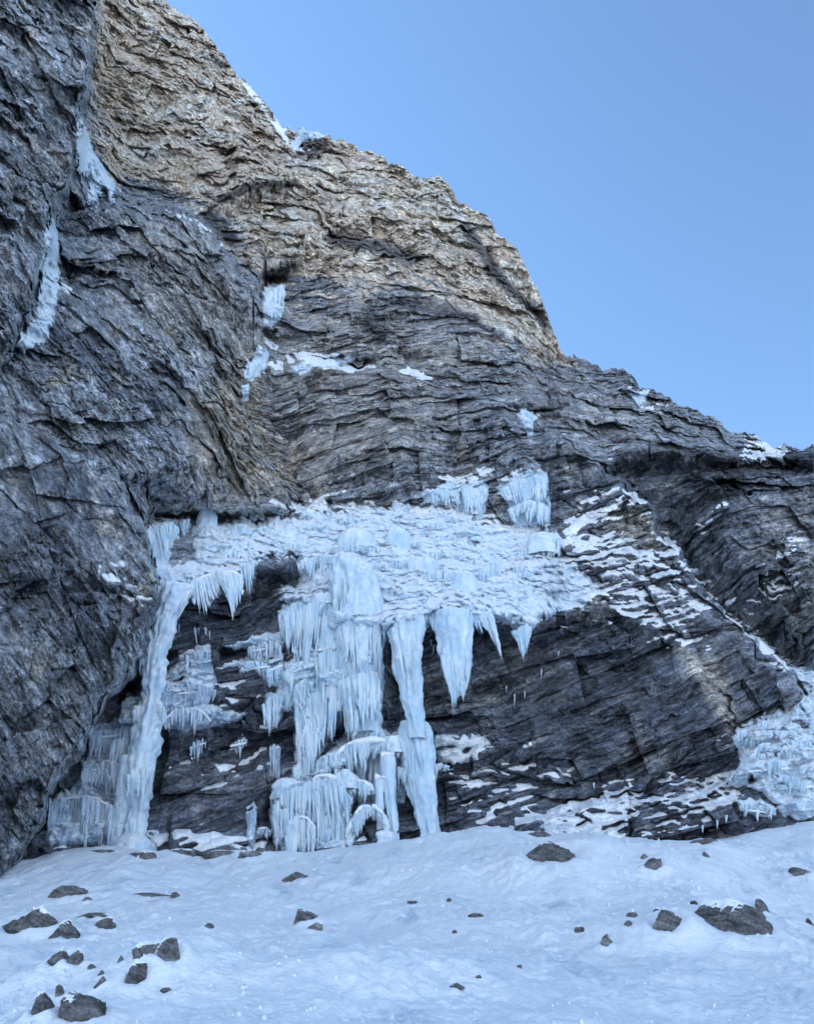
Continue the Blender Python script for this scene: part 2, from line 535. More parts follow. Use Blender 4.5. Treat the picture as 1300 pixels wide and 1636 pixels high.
# lower wall
L((360, 1030, 48.5), (400, 1022, 48.5), (450, 1025, 49))
L((355, 1045, 50.5), (400, 1045, 51), (450, 1050, 50))
L((470, 1060, 49.2), (540, 1080, 48.6), (604, 1090, 49.4))
L((240, 1120, 47), (300, 1075, 48), (340, 1060, 48.5), (430, 1058, 49.5))
L((250, 1150, 46.8), (340, 1140, 47.5), (380, 1150, 48.5))
L((250, 1200, 48.5), (340, 1180, 49), (400, 1190, 49.5))
L((230, 1300, 47), (320, 1310, 47), (400, 1310, 46.5))
L((420, 1110, 48.8), (470, 1110, 48.2), (540, 1150, 49), (600, 1160, 49.5))
L((420, 1140, 51), (475, 1150, 49.6), (500, 1160, 50.2), (600, 1185, 51.5))
L((440, 1260, 47.2), (500, 1240, 46.6), (560, 1210, 47), (630, 1190, 47.5), (690, 1180, 48.6), (760, 1180, 49.5), (830, 1195, 50.5))
L((440, 1290, 49.3), (500, 1280, 49.5), (600, 1250, 50), (690, 1225, 50.5), (760, 1215, 51), (830, 1215, 51.5))
L((640, 1100, 53.5), (800, 1110, 53), (950, 1120, 51.5), (1080, 1140, 50))
L((850, 1060, 53), (1000, 1060, 52.5))
L((870, 1325, 44.8), (930, 1290, 47), (1010, 1262, 48.5), (1100, 1240, 48.8), (1165, 1235, 47.6))
L((880, 1290, 49), (960, 1265, 49.8), (1020, 1245, 50))
L((900, 1345, 43.5), (1010, 1335, 44), (1130, 1345, 44.5), (1230, 1320, 44.5))
L((1130, 1290, 45.8), (1160, 1255, 46.4), (1230, 1270, 45.8), (1260, 1300, 45.3))
L((1172, 1175, 48.8), (1180, 1220, 47.3), (1160, 1250, 46.6))
L((1240, 1060, 52), (1300, 1100, 50), (1300, 1180, 48), (1300, 1300, 45.5))
L((1200, 1180, 48), (1260, 1170, 48))
for x, y in ((-60, 38), (0, 39.5), (60, 43), (200, 45), (330, 44.5), (450, 44.5), (600, 45), (700, 46), (850, 44), (1000, 42.5), (1130, 43), (1300, 44), (1400, 45)):
    Pn((x, 1450, y))
Pn((210, 1345, 46), (330, 1350, 45.5), (450, 1365, 46), (600, 1350, 47), (700, 1335, 48), (800, 1325, 47.5), (100, 1350, 45.2))

PA = ray_pts(GX, GY, 60 + 0 * GX)
ew = sstep(-300, 0, GX)
ex_ = ew * (9 * noise(PA, 0.5, 301) + 6 * noise(PA, 1.4, 303) + 2.5 * noise(PA, 4.0, 305))
ey_ = ew * (9 * noise(PA, 0.5, 311) + 6 * noise(PA, 1.4, 313) + 2.5 * noise(PA, 4.0, 315))
D0 = raster(PTS, EDG, GX + ex_, GY + ey_ * sstep(0, 40, GY - sk[None, :]))
bad = np.isnan(D0)
if bad.any():
    for j in range(NC):
        c = D0[:, j]; ok = ~np.isnan(c)
        if ok.any():
            D0[:, j] = np.interp(np.arange(NR), np.where(ok)[0], c[ok])
        else:
            D0[:, j] = D0[:, j - 1]
D0 = 0.5 * D0 + 0.5 * blur(D0, 2)

P0 = ray_pts(GX, GY, D0)
wx = 26 * noise(P0, 0.09, 31); wy = 26 * noise(P0, 0.09, 32)


def reg(poly, soft=30, warp=1.0):
    return sstep(-soft, soft, poly_sdf(poly, GX[:, :] + wx * warp, GY + wy * warp))


TAN = reg([(150, -300), (150, 290), (250, 300), (340, 330), (400, 400), (450, 460), (520, 460), (640, 450), (760, 520), (860, 580), (905, 575), (905, 300), (500, 100), (300, -200)], 60)
LEFT = reg([(-1200, -700), (160, -700), (150, 100), (120, 260), (190, 320), (340, 370), (400, 470), (415, 560), (395, 640), (450, 790), (240, 820), (255, 940), (210, 1080), (20, 1400), (-1200, 1500)], 20, .4)
RIGHTB = reg([(975, 735), (1300, 735), (2300, 700), (2300, 1300), (1300, 1080), (1060, 850), (990, 790), (900, 800)], 20, .6)
LOW = reg([(240, 930), (500, 960), (900, 990), (1060, 1010), (1200, 1180), (1300, 1300), (1300, 1500), (0, 1500), (60, 1330), (230, 1060)], 20, .6)
RIB = reg([(860, 740), (1010, 790), (1070, 860), (1290, 1100), (1180, 1180), (1090, 1040), (960, 980), (860, 880)], 20, .6)


def bedded(P, n, lam, seed, amp):
    """stacked rock beds with normal n: every bed has its own profile and overhangs a little at its top"""
    n = np.array(n, np.float32); n /= np.linalg.norm(n)
    w = 1.0 * noise(P, 0.10, seed) + 0.14 * noise(P, 0.5, seed + 1)
    c = P @ n + w
    out = 0
    for k, (l, a) in enumerate(((lam * 3.1, 1.0), (lam, 0.55), (lam * 0.36, 0.26))):
        cc = c / l + 0.10 * noise(P, 0.8 / l, seed + 3 + k)
        q = np.floor(cc)
        fr = cc - q
        Q = P + n * ((q * 5.37 * l) - (P @ n))[..., None]
        prof = noise(Q, 0.33 / l, seed + 7 + k) + 0.5 * noise(Q, 0.9 / l, seed + 9 + k)
        edge = sstep(0.0, 0.12, fr) * (1 - sstep(0.93, 1.0, fr))
        out = out + a * (0.75 * prof + 0.55 * (fr - 0.5) * edge + 0.28 * (edge - 1))
    return out * amp, c


TERR0 = sstep(-15, 15, poly_sdf([(250, 830), (450, 820), (700, 808), (860, 850), (900, 900), (850, 985), (620, 990), (450, 955), (260, 940)], GX, GY))


def hash3(i, j, k, seed):
    return _perm[_perm[_perm[(i + seed) & 255] + (j & 255)] + (k & 255)]


def blocks(P, n, t, size, seed, warp=0.5, el=2.3):
    """jointed rock: warped courses of blocks, each with its own tilt and standing out by its own amount"""
    n = np.array(n, np.float32); n /= np.linalg.norm(n)
    t = np.array(t, np.float32); t -= n * (t @ n); t /= np.linalg.norm(t)
    b = np.cross(n, t)
    w1 = noise(P, 0.45 / size, seed) * warp; w2 = noise(P, 0.45 / size, seed + .5) * warp
    w1 = w1 + 0.35 * noise(P, 0.10 / size, seed + .7)
    c = (P @ n) / size + w1
    i = np.floor(c).astype(np.int32)
    off = _GX[hash3(i, i, i, 5)] * 3
    # strongly elongated along the bed
    a = (P @ t) / (size * el) + w2 + off
    j = np.floor(a).astype(np.int32)
    d = (P @ b) / (size * el) + w1 * .7 - off
    k = np.floor(d).astype(np.int32)
    h = hash3(i, j, k, int(seed * 13))
    f1, f2 = c - i - .5, a - j - .5
    f3 = d - k - .5
    out = 1.0 * _GX[h] * f1 + 1.3 * _GY[h] * f2 + 1.0 * _GX[_perm[h] ] * f3 + 0.55 * _GZ[h]
    e = np.minimum(0.5 - np.abs(f1), (0.5 - np.abs(f2)) * el)
    out = out - 0.12 * (1 - sstep(0, 0.10, e))
    return (out * size * 0.55).astype(np.float32), h


dL, cL = bedded(P0, (0.80, 0.15, 0.52), 0.85, 1, 0.85)
dF, cF = bedded(P0, (-0.40, 0.12, 0.90), 0.62, 21, 0.62)
dT, cT = bedded(P0, (0.42, 0.2, 0.86), 1.5, 41, 0.9)
wL = LEFT
wT = np.clip(TAN - LEFT, 0, 1)
wF = np.clip(1 - wL - wT, 0, 1)
disp = 0.30 * wL * dL + 0.08 * wT * dT + (0.22 + 0.2 * np.clip(LOW + RIGHTB, 0, 1)) * wF * dF
tone = 0
for w_, n_, t_, sd_ in ((wL, (0.80, 0.15, 0.52), (0.5, 0, -0.86), 3), (wT, (0.42, 0.2, 0.86), (0.86, 0, -0.42), 5), (wF, (-0.40, 0.12, 0.90), (0.9, 0, 0.4), 7)):
    calm = sstep(-0.25, 0.3, noise(P0, 0.12, 88) + 0.5 * noise(P0, 0.35, 89))
    e0 = {3: 0.9, 5: 0.75, 7: 1.35}[sd_]
    for sz_, a_, tn_, el_ in ((4.4, 0.62, 0.35, 1.6), (2.1, 0.75, 0.5, 2.2 * e0), (0.85, 0.95, 0.6, 2.6 * e0), (0.36, 1.15, 0.9, 3.2 * e0), (0.17, 1.2, 1.0, 3.4 * e0)):
        ro_ = (0.5 if sz_ > 1.5 else 0.16) * math.sin(sz_ * 40 + sd_)
        n2_ = np.array(n_) + ro_ * np.array(t_); t2_ = np.array(t_) - ro_ * np.array(n_) + np.array([0, .3 * ro_, 0])
        b_, h_ = blocks(P0, n2_, t2_, sz_, sd_ + sz_, 0.2, el_)
        disp = disp + w_ * a_ * b_ * ((0.2 + 1.0 * calm) if sz_ < 1 else 0.9)
        tone = tone + w_ * tn_ * _GX[h_]
big = 1.3 * fbm(P0, 0.085, 3, 60) + 0.9 * (1 - 0.7 * TERR0) * fbm(P0, 0.21, 3, 63, 0.6, True)
shard = fbm(P0, 0.55, 5, 70, 0.58, True)
An = P0 * np.float32([1.0, 1.0, 1.9])
fine = fbm(An, 2.1, 4, 80, 0.6)
rough_w = 1 + 0.5 * wL + 0.25 * wT - 0.15 * LOW
disp = disp + big * 0.7 + (0.12 + 0.14 * calm + 0.10 * wT) * rough_w * shard + 0.08 * fine
# keep displacement modest where the terrace lies under ice
TERR = sstep(-15, 15, poly_sdf([(250, 830), (450, 820), (700, 808), (860, 850), (900, 900), (850, 985), (620, 990), (450, 955), (260, 940)], GX, GY))
disp *= (1 - 0.55 * TERR)
D = D0 - disp
# caves and clefts
for (x, y, rx, ry, dp) in ((575, 582, 26, 13, 4), (343, 880, 6, 8, 2), (440, 446, 24, 7, 2), (110, 330, 20, 22, 3), (430, 925, 45, 16, 1.5), (205, 1110, 14, 22, 4), (490, 1190, 30, 22, 1.5), (600, 1215, 30, 16, 1.5)):
    D += dp * np.exp(-(((GX - x) / rx) ** 2 + ((GY - y) / ry) ** 2) ** 1.5)
P = ray_pts(GX, GY, D)

du = np.gradient(P, axis=1); dv = np.gradient(P, axis=0)
N = np.cross(dv, du)
N /= (np.linalg.norm(N, axis=2)[..., None] + 1e-9)
if N[NR // 2, NC // 2, 1] > 0:
    N = -N
Dsm = blur(D, 5)
Psm = ray_pts(GX, GY, Dsm)
Nsm = np.cross(np.gradient(Psm, axis=0), np.gradient(Psm, axis=1)); Nsm /= (np.linalg.norm(Nsm, axis=2)[..., None] + 1e-9)
if Nsm[NR // 2, NC // 2, 1] > 0:
    Nsm = -Nsm

# ------------------------------------------------------------------ rock colours (pigment, plus shade painted into some recesses)
def mixc(a, b, t):
    return a + (b - a) * t[..., None]


def C3(*c):
    return np.array(c, np.float32)


n_a = fbm(P0, 0.16, 4, 101, 0.6)
n_b = fbm(P0 * np.float32([1, 1, 0.45]), 0.5, 4, 111, 0.6)
n_c = fbm(P0, 1.4, 3, 121, 0.6)
bandL = noise(np.stack([cL * 1.3, P0[..., 0] * 0.1, P0[..., 2] * 0.1], -1), 1.0, 131)
bandF = noise(np.stack([cF * 2.0, P0[..., 0] * 0.12, P0[..., 2] * 0.12], -1), 1.0, 132)
bandT = noise(np.stack([cT * 1.1, P0[..., 0] * 0.1, P0[..., 2] * 0.1], -1), 1.0, 133)
ones = np.ones(GX.shape + (1,), np.float32)
grey = ones * C3(0.25, 0.252, 0.265)
grey = mixc(grey, ones * C3(0.12, 0.123, 0.145), sstep(-0.05, 0.5, n_a))
grey = mixc(grey, ones * C3(0.34, 0.30, 0.25), 0.9 * sstep(0.15, 0.6, n_b + 0.3 * n_c))
tan = ones * C3(0.54, 0.425, 0.335)
tan = mixc(tan, ones * C3(0.62, 0.545, 0.47), sstep(0.0, 0.4, n_a))
tan = mixc(tan, ones * C3(0.40, 0.29, 0.19), 0.6 * sstep(0.12, 0.5, fbm(P0, 0.13, 3, 141) - 0.15 * (GX - 300) / 300))
tan = mixc(tan, ones * C3(0.27, 0.25, 0.24), 0.75 * sstep(0.22, 0.55, n_b + 0.4 * bandT))
dark = ones * C3(0.095, 0.099, 0.118)
dark = mixc(dark, ones * C3(0.21, 0.205, 0.21), sstep(0.1, 0.55, n_b + 0.5 * bandF))
alb = mixc(grey, dark, np.clip(0.9 * LOW + 0.8 * RIGHTB + 0.55 * RIB, 0, 1) * sstep(-0.6, 0.2, 0.6 - n_a))
TANM = sstep(0.25, 0.75, TAN + 0.6 * n_b + 0.3 * n_c + 0.5 * bandT) * sstep(0.0, 0.15, TAN)
alb = mixc(alb, tan, np.maximum(TANM * (1 - 0.95 * sstep(0.35, 0.65, LEFT + 0.3 * n_b)), 0.45 * LEFT * sstep(0.15, 0.6, n_b + 0.3 * n_a) * sstep(900, 300, GY)))
# warm rock in the corner over the terrace, pale block on the rib, pale wall far right, dark lines, some painting in shade of a crack, cave and overhangs
for poly, col, k, sf in (
        ([(320, 640), (400, 560), (450, 700), (520, 800), (330, 800), (300, 720)], (0.33, 0.235, 0.14), 0.55, 30),
        ([(430, 500), (620, 470), (760, 560), (700, 700), (560, 790), (450, 760)], (0.30, 0.235, 0.18), 0.5, 60),
        ([(190, 350), (330, 380), (400, 500), (410, 640), (300, 560), (200, 480)], (0.31, 0.25, 0.19), 0.45, 50),
        ([(700, 560), (900, 600), (1150, 700), (900, 720)], (0.29, 0.235, 0.19), 0.4, 50),
        ([(985, 810), (1040, 820), (1060, 880), (1000, 870), (960, 830)], (0.36, 0.31, 0.26), 0.85, 12),
        ([(1080, 1040), (1150, 1060), (1180, 1140), (1165, 1165), (1120, 1100)], (0.40, 0.34, 0.28), 0.9, 12),
        ([(1200, 800), (1320, 780), (1320, 1020), (1260, 1000)], (0.27, 0.25, 0.24), 0.8, 30),
        ([(860, 690), (930, 700), (960, 750), (890, 740)], (0.24, 0.24, 0.25), 0.7, 14),
        ([(640, 1080), (760, 1060), (800, 1120), (660, 1150)], (0.2, 0.185, 0.16), 0.6, 20),
        ([(1000, 1180), (1100, 1170), (1080, 1230), (940, 1250)], (0.24, 0.22, 0.2), 0.5, 20),
        ([(780, 1020), (900, 1040), (880, 1120), (780, 1100)], (0.13, 0.12, 0.115), 0.6, 20)):
    w = reg(poly, sf, 0.7) * k * sstep(-0.55, 0.1, n_c + 0.5 * n_b)
    alb = mixc(alb, ones * C3(*col), w)
for pts, wd in (([(735, 365), (770, 400), (820, 460), (870, 520)], 9), ([(535, 375), (600, 385), (660, 415)], 12), 
                ([(640, 480), (700, 500), (760, 520)], 12), ([(480, 235), (520, 232)], 12), ([(350, 320), (420, 300), (470, 290)], 7), ([(330, 345), (370, 380)], 9),
                ([(425, 438), (468, 430)], 9), ([(590, 505), (610, 530)], 16), ([(1000, 738), (1060, 730), (1300, 742)], 16), ([(1130, 790), (1180, 760)], 20)):
    d = line_dist(pts, GX + wx * .5, GY + wy * .5)
    alb = mixc(alb, ones * C3(0.055, 0.05, 0.052), 0.85 * (1 - sstep(wd * .4, wd * 1.5, d)) * sstep(-0.5, 0.2, n_c + 0.4))
bands = wL * bandL + wF * bandF + wT * bandT
alb = alb * np.clip(1 + 0.3 * bands + 0.4 * n_c + 0.24 * tone, 0.3, 2.3)[..., None]
moss = sstep(0, 14, poly_sdf([(585, 790), (640, 785), (650, 808), (590, 812)], GX, GY)) * sstep(-0.2, 0.3, n_c)
alb = mixc(alb, ones * C3(0.07, 0.075, 0.035), moss)
alb = np.clip(alb * np.float32([1.30, 1.38, 1.44]), 0.02, 0.8).astype(np.float32)

# ------------------------------------------------------------------ build the cliff meshes
idx = np.arange(NR * NC).reshape(NR, NC)
quads = np.stack([idx[:-1, :-1], idx[1:, :-1], idx[1:, 1:], idx[:-1, 1:]], -1)


def submesh(name, mask, Pts, mat, smooth, attrs, extra=None):
    q = quads[mask]
    used = np.zeros(NR * NC, bool); used[q.ravel()] = True
    remap = np.cumsum(used) - 1
    V = Pts.reshape(-1, 3)[used]
    at = {k: v.reshape(-1, *v.shape[2:])[used] for k, v in attrs.items()}
    return mesh_obj(name, V, remap[q], mat, None, smooth, at), used, remap


cl = (LEFT > 0.5)
ct = (TAN > 0.5) & ~cl
cr = ((RIGHTB > 0.5) | (GX > 900 - (GY - 570) * 0.25) & (GY < 790)) & ~cl & ~ct
cat_map = np.where(cl, 0, np.where(ct, 1, np.where(cr, 2, 3)))[:-1, :-1]
for k, nm in enumerate(('left_buttress_cliff', 'upper_cliff_face', 'right_ridge_cliff', 'lower_cliff_wall')):
    o, _, _ = submesh(nm, cat_map == k, P, (M_ROCKL, M_ROCKT, M_ROCK, M_ROCK)[k], False, {'alb': alb})
    o['kind'] = 'structure'
# the far side of the ridge, falling away behind the skyline
back = [P[0]]
for dyb, dzb in ((1.5, -0.8), (4, -2.6), (10, -8), (30, -30), (90, -95), (200, -220)):
    b = P[0] + np.float32([0, dyb, dzb])
    b[:, 2] += 0.12 * dyb * noise(b, 0.2, 77)
    back.append(b)
BV = np.stack(back)
bi = np.arange(BV.shape[0] * NC).reshape(BV.shape[0], NC)
bq = np.stack([bi[:-1, :-1], bi[:-1, 1:], bi[1:, 1:], bi[1:, :-1]], -1).reshape(-1, 4)
tag(mesh_obj('mountain_back_slope', BV.reshape(-1, 3), bq, M_ROCK, None, True, {'alb': np.repeat(alb[:1], BV.shape[0], 0).reshape(-1, 3)}), kind='structure')

def bilin(A, px, py):
    """value of grid field A seen at pixel px, py"""
    px = np.asarray(px, float); py = np.asarray(py, float)
    j = np.clip(np.searchsorted(cols, px) - 1, 0, NC - 2)
    fx = np.clip((px - cols[j]) / (cols[j + 1] - cols[j]), 0, 1)
    skp = sk[j] * (1 - fx) + sk[j + 1] * fx
    r = np.clip((py - skp) / (BOT - skp), 0, 1) * (NR - 1)
    i = np.clip(r.astype(int), 0, NR - 2)
    fy = r - i
    return (A[i, j] * (1 - fx) * (1 - fy) + A[i, j + 1] * fx * (1 - fy) + A[i + 1, j] * (1 - fx) * fy + A[i + 1, j + 1] * fx * fy)


# ------------------------------------------------------------------ snow field
gcol = np.concatenate([np.linspace(-3200, -60, 70, endpoint=False), np.arange(-60, 1360, 2.6), np.linspace(1364, 4400, 70)])
# rows: (Y, [(px, py)...]) the snow surface seen at these pixels
GR = [
    (3.0, [(-3000, 2500), (4300, 2500)]),
    (7.0, [(-3000, 1860), (0, 1800), (650, 1800), (1300, 1830), (4300, 1860)]),
    (10.0, [(-3000, 1680), (0, 1648), (430, 1650), (700, 1660), (1300, 1690), (4300, 1700)]),
    (13.0, [(-3000, 1610), (0, 1590), (250, 1596), (430, 1600), (600, 1590), (800, 1608), (1300, 1630), (4300, 1640)]),
    (17.0, [(-3000, 1560), (0, 1532), (150, 1530), (300, 1545), (600, 1540), (900, 1550), (1300, 1570), (4300, 1590)]),
    (22.0, [(-3000, 1520), (0, 1490), (200, 1482), (400, 1490), (650, 1490), (900, 1495), (1150, 1505), (1300, 1515), (4300, 1550)]),
    (28.0, [(-3000, 1480), (0, 1450), (200, 1440), (400, 1442), (650, 1438), (850, 1436), (1050, 1440), (1200, 1440), (1300, 1458), (4300, 1500)]),
    (35.0, [(-3000, 1440), (0, 1412), (200, 1392), (400, 1402), (650, 1380), (800, 1366), (900, 1368), (1050, 1376), (1140, 1372), (1220, 1400), (1300, 1402), (4300, 1440)]),
    (41.0, [(-3000, 1420), (0, 1394), (100, 1372), (250, 1362), (350, 1376), (480, 1366), (650, 1348), (720, 1335), (780, 1321), (830, 1327), (900, 1336), (1000, 1341), (1130, 1342), (1190, 1352), (1240, 1362), (1300, 1340), (4300, 1350)]),
    (43.0, [(-3000, 1415), (0, 1386), (100, 1362), (200, 1352), (350, 1372), (480, 1362), (650, 1342), (780, 1318), (900, 1338), (1100, 1340), (1180, 1336), (1300, 1312), (4300, 1300)]),
    (48.0, [(-3000, 1400), (0, 1384), (130, 1352), (200, 1346), (350, 1376), (480, 1368), (650, 1350), (780, 1335), (900, 1350), (1100, 1350), (1180, 1344), (1300, 1305), (4300, 1280)]),
    (80.0, [(-3000, 1400), (4300, 1400)]),
    (140.0, [(-3000, 1400), (4300, 1400)]),
]
Yk = np.array([g[0] for g in GR])
py_k = np.stack([np.interp(gcol, [p[0] for p in g[1]], [p[1] for p in g[1]]) for g in GR])
zk = np.stack([ray_pts(gcol, py_k[i], Yk[i])[:, 2] for i in range(len(Yk))])
Yr = np.concatenate([np.geomspace(3.0, 50, 900), np.linspace(51, 140, 30)])
# smooth (Catmull-Rom like) interpolation in log Y
lk, lr = np.log(Yk), np.log(Yr)
Z = np.empty((len(Yr), len(gcol)))
for j in range(len(gcol)):
    Z[:, j] = np.interp(lr, lk, zk[:, j])
Z = blur(Z, 14, axis=0)
Z = blur(Z, 6, axis=1)
dep = Yr[:, None] * CP + Z * SP
GP = np.stack([(gcol[None, :] - 650) / F * dep, np.repeat(Yr[:, None], len(gcol), 1), Z], -1).astype(np.float32)
G0 = GP.copy(); G0[..., 2] = 0
amp = sstep(2.5, 14, Yr)[:, None]
G0 = G0 * np.float32([1, .5, 1])
zz = 0.62 * fbm(G0, 0.2, 3, 201) + 0.26 * fbm(G0, 0.7, 4, 205) + 0.09 * fbm(G0, 2.1, 4, 209, 0.6)
gully = fbm(G0 * np.float32([1.0, 0.6, 1]), 0.9, 3, 215, 0.55, True)
zz = zz + 0.05 * gully
for (x, y, Yb, rx, ry, h) in ((430, 1560, 12.5, 1.9, 1.5, .42), (640, 1545, 14, 2.4, 1.6, .45), (60, 1520, 15, 3.2, 2.5, .5), (200, 1560, 13, 1.6, 1.6, .35), (1050, 1400, 33, 6, 4, .8), (1170, 1360, 37, 4, 3, .5), (1180, 1500, 22, 4, 3, .4), (820, 1480, 22, 4, 2, .3), (300, 1350, 41, 3, 2, .4)):
    xb = ray_pts(x, y, Yb)[0]
    zz = zz + h * np.exp(-((GP[..., 0] - xb) / rx) ** 2 - ((GP[..., 1] - Yb) / ry) ** 2)
# pocked, wind-packed crust: small scoops and crumbs of snow
crumb = noise(G0, 5.5, 221) * 0.5 + noise(G0, 11.0, 223) * 0.35
patch = sstep(-0.1, 0.35, noise(G0, 0.35, 227))
zz = zz + 0.075 * patch * crumb + 0.10 * patch * np.maximum(0, noise(G0, 3.1, 229) - 0.15)
GP[..., 2] += amp * zz * (1 - 0.45 * sstep(36, 44, GP[..., 1]))
B_ = [
    (888, 1366, 84, 38, 'large slanting dark boulder high on the snow crest with a snowy back', .32, .55),
    (1051, 1383, 24, 18, 'small dark angular boulder alone below the crest, right of the slanting one', 0, 0),
    (1180, 1478, 84, 46, 'largest dark boulder on the right slope, wedge shaped', .12, 0),
    (1221, 1453, 14, 18, 'small pointed rock just right above the wedge shaped boulder', .3, 0),
    (1078, 1482, 52, 34, 'broken dark rock left of the wedge shaped boulder', .35, .35),
    (1058, 1460, 20, 9, 'flat chip of rock above the broken dark rock', .1, 0),
    (1011, 1482, 12, 11, 'small lone rock chip left of the broken dark rock', 0, 0),
    (1016, 1465, 16, 8, 'thin rock flake above the small lone chip', 0, 0),
    (968, 1508, 15, 14, 'small cubic rock in the middle right of the snow', 0, 0),
    (968, 1498, 9, 7, 'tiny rock balanced just above the small cubic rock', 0, 0),
    (1146, 1462, 18, 5, 'thin dark sliver of rock left of the wedge boulder top', 0, 0),
    (928, 1488, 12, 7, 'small dark sliver left of the small cubic rock', 0, 0),
    (485, 1468, 38, 20, 'dark flat topped boulder in the middle of the snow', .1, .2),
    (498, 1483, 22, 13, 'lower companion rock touching the flat topped boulder', 0, .3),
    (472, 1402, 30, 12, 'small brown rock just below the ice bank', .05, .2),
    (228, 1429, 62, 9, 'long thin dark rock lying low in the left snow', -.05, 0),
    (276, 1433, 14, 9, 'snowy end chip at the right of the long thin rock', 0, .4),
    (106, 1426, 48, 14, 'brownish flat rock near the left edge, farthest up the slope', 0, .2),
    (134, 1438, 14, 12, 'small rock at the right tip of the brownish flat rock', 0, 0),
    (30, 1484, 68, 32, 'long dark boulder cut by the left edge of the picture', .15, .1),
    (66, 1483, 34, 34, 'upright dark boulder at the middle of the left row', .2, 0),
    (97, 1491, 30, 18, 'tapering rock ending the left row of boulders', -.3, 0),
    (143, 1464, 42, 10, 'narrow rock under a snow brow above the left row', .1, .3),
    (166, 1479, 26, 14, 'rounded rock under the right end of the snow brow', 0, .3),
    (76, 1536, 36, 20, 'dark jagged rock low on the left snow mound', -.2, .2),
    (103, 1540, 22, 22, 'blocky rock beside the jagged rock on the left mound', 0, 0),
    (232, 1527, 52, 20, 'flat left slab of the split boulder', -.2, .4),
    (257, 1535, 36, 32, 'steep right block of the split boulder', .1, 0),
    (203, 1563, 34, 24, 'dark rock below and left of the split boulder', -.5, .2),
    (136, 1547, 12, 8, 'pebble sized rock between jagged rock and mound top', 0, 0),
    (180, 1535, 9, 8, 'tiny rock left of the split boulder', 0, 0),
    (153, 1572, 14, 13, 'small rock on the left mound slope', 0, 0),
    (152, 1556, 10, 6, 'tiny flake above the small mound slope rock', 0, 0),
    (255, 1586, 22, 8, 'small low rock right of the dark lower rocks', .1, 0),
    (122, 1621, 54, 34, 'big dark boulder at the bottom left edge of the picture', .2, 0),
    (58, 1616, 28, 32, 'crooked dark rock in the bottom left corner', .5, .25),
    (88, 1588, 10, 14, 'thin upright flake above the bottom left boulder', .4, 0),
    (656, 1443, 14, 5, 'tiny rock in the centre of the snow slope', 0, 0),
    (762, 1464, 20, 5, 'flat dark flake right of centre', 0, 0),
    (728, 1577, 18, 7, 'small dark stone near the bottom centre', 0, 0),
    (330, 1480, 14, 5, 'tiny dark stone left of the flat topped boulder', 0, 0),
    (1286, 1395, 28, 16, 'icy rock at the right edge beyond the crest', 0, .3),
    (1112, 1443, 10, 4, 'tiny flake above the wedge boulder to its left', 0, 0),
    (1298, 1474, 8, 8, 'small rock cut by the right edge', 0, 0),
    (725, 1489, 6, 5, 'pebble on the snow just right of centre', 0, 0),
    (716, 1440, 7, 4, 'pebble high on the snow right of centre', 0, 0),
    (1130, 1368, 10, 6, 'small stone on the snow crest at right', 0, 0),
    (1033, 1369, 10, 7, 'small stone just above the lone angular boulder', 0, 0),
    (766, 1562, 8, 4, 'pebble near the bottom centre right', 0, 0),
    (830, 1545, 8, 4, 'pebble on the lower snow right of centre', 0, 0),
    (1080, 1505, 12, 4, 'sliver of rock just below the broken dark rock', 0, 0),
    (1095, 1462, 8, 6, 'tiny stone between broken rock and wedge boulder', 0, 0),
    (250, 1348, 40, 12, 'snowy ledge rock at the foot of the tallest pillar', .1, .55),
    (290, 1362, 34, 12, 'rock hump buried in snow right of the pillar foot', 0, .6),
    (318, 1350, 44, 16, 'layered dark ledge block under the smooth brown wall', .1, .35),
    (345, 1366, 40, 16, 'rounded rubble block with a white top near the bank edge', 0, .45),
    (372, 1352, 36, 14, 'flat stacked slab left of the grey ice stalk', -.1, .4),
    (392, 1368, 30, 12, 'low slab poking out at the foot of the grey ice stalk', .1, .4),
    (222, 1366, 36, 9, 'thin rock rib in the snow below the tallest pillar', .05, .5),
    (160, 1360, 40, 8, 'low icy rock rib below the dark ice steps', 0, .5),
    (415, 1362, 24, 12, 'dark wedge of rock right of the grey ice stalk', .2, .3),
    (300, 1338, 30, 10, 'small snow topped ledge against the smooth brown wall', 0, .5),
    (860, 1335, 36, 8, 'flat slab just showing on the crest left of the slanting boulder', .1, .4),
    (1130, 1345, 40, 8, 'flat snow rimmed slab on the crest near the right icefall', 0, .3),
]


def ground_at(px, py):
    """world point of the snow seen at a pixel"""
    j = int(np.clip(np.searchsorted(gcol, px), 0, len(gcol) - 1))
    _, y = to_px(GP[:, j])
    m = (GP[:, j, 1] > 6) & (GP[:, j, 1] < 48)
    ys, rows = y[m], np.where(m)[0]
    k = np.where(ys <= py)[0]
    i = rows[k[0]] if len(k) else rows[np.argmin(ys)]
    return GP[i, j].copy()


B_AT = [ground_at(b[0], b[1] + b[3] * 0.42) for b in B_]
for (x, y, w_b, h_b, _, _, _), g in zip(B_, B_AT):      # snow drifted up round every rock
    mpp = float(g[1]) / F * 1.08
    ww, hh = w_b * mpp, h_b * mpp
    if w_b < 12: continue
    i0, i1 = np.searchsorted(Yr, [g[1] - 2.5 * ww, g[1] + 3.5 * ww])
    sl = GP[i0:i1]
    rr = np.hypot(sl[..., 0] - g[0], (sl[..., 1] - g[1] - .35 * ww) * .9)
    lop = 1 + 0.5 * noise(sl * np.float32([1, 1, 0]), 1.2 / ww, x % 17)
    sl[..., 2] += 0.22 * hh * lop * np.exp(-((rr - 0.62 * ww) / (0.34 * ww)) ** 2)
gi = np.arange(GP.shape[0] * GP.shape[1]).reshape(GP.shape[:2])
gq = np.stack([gi[:-1, :-1], gi[:-1, 1:], gi[1:, 1:], gi[1:, :-1]], -1).reshape(-1, 4)
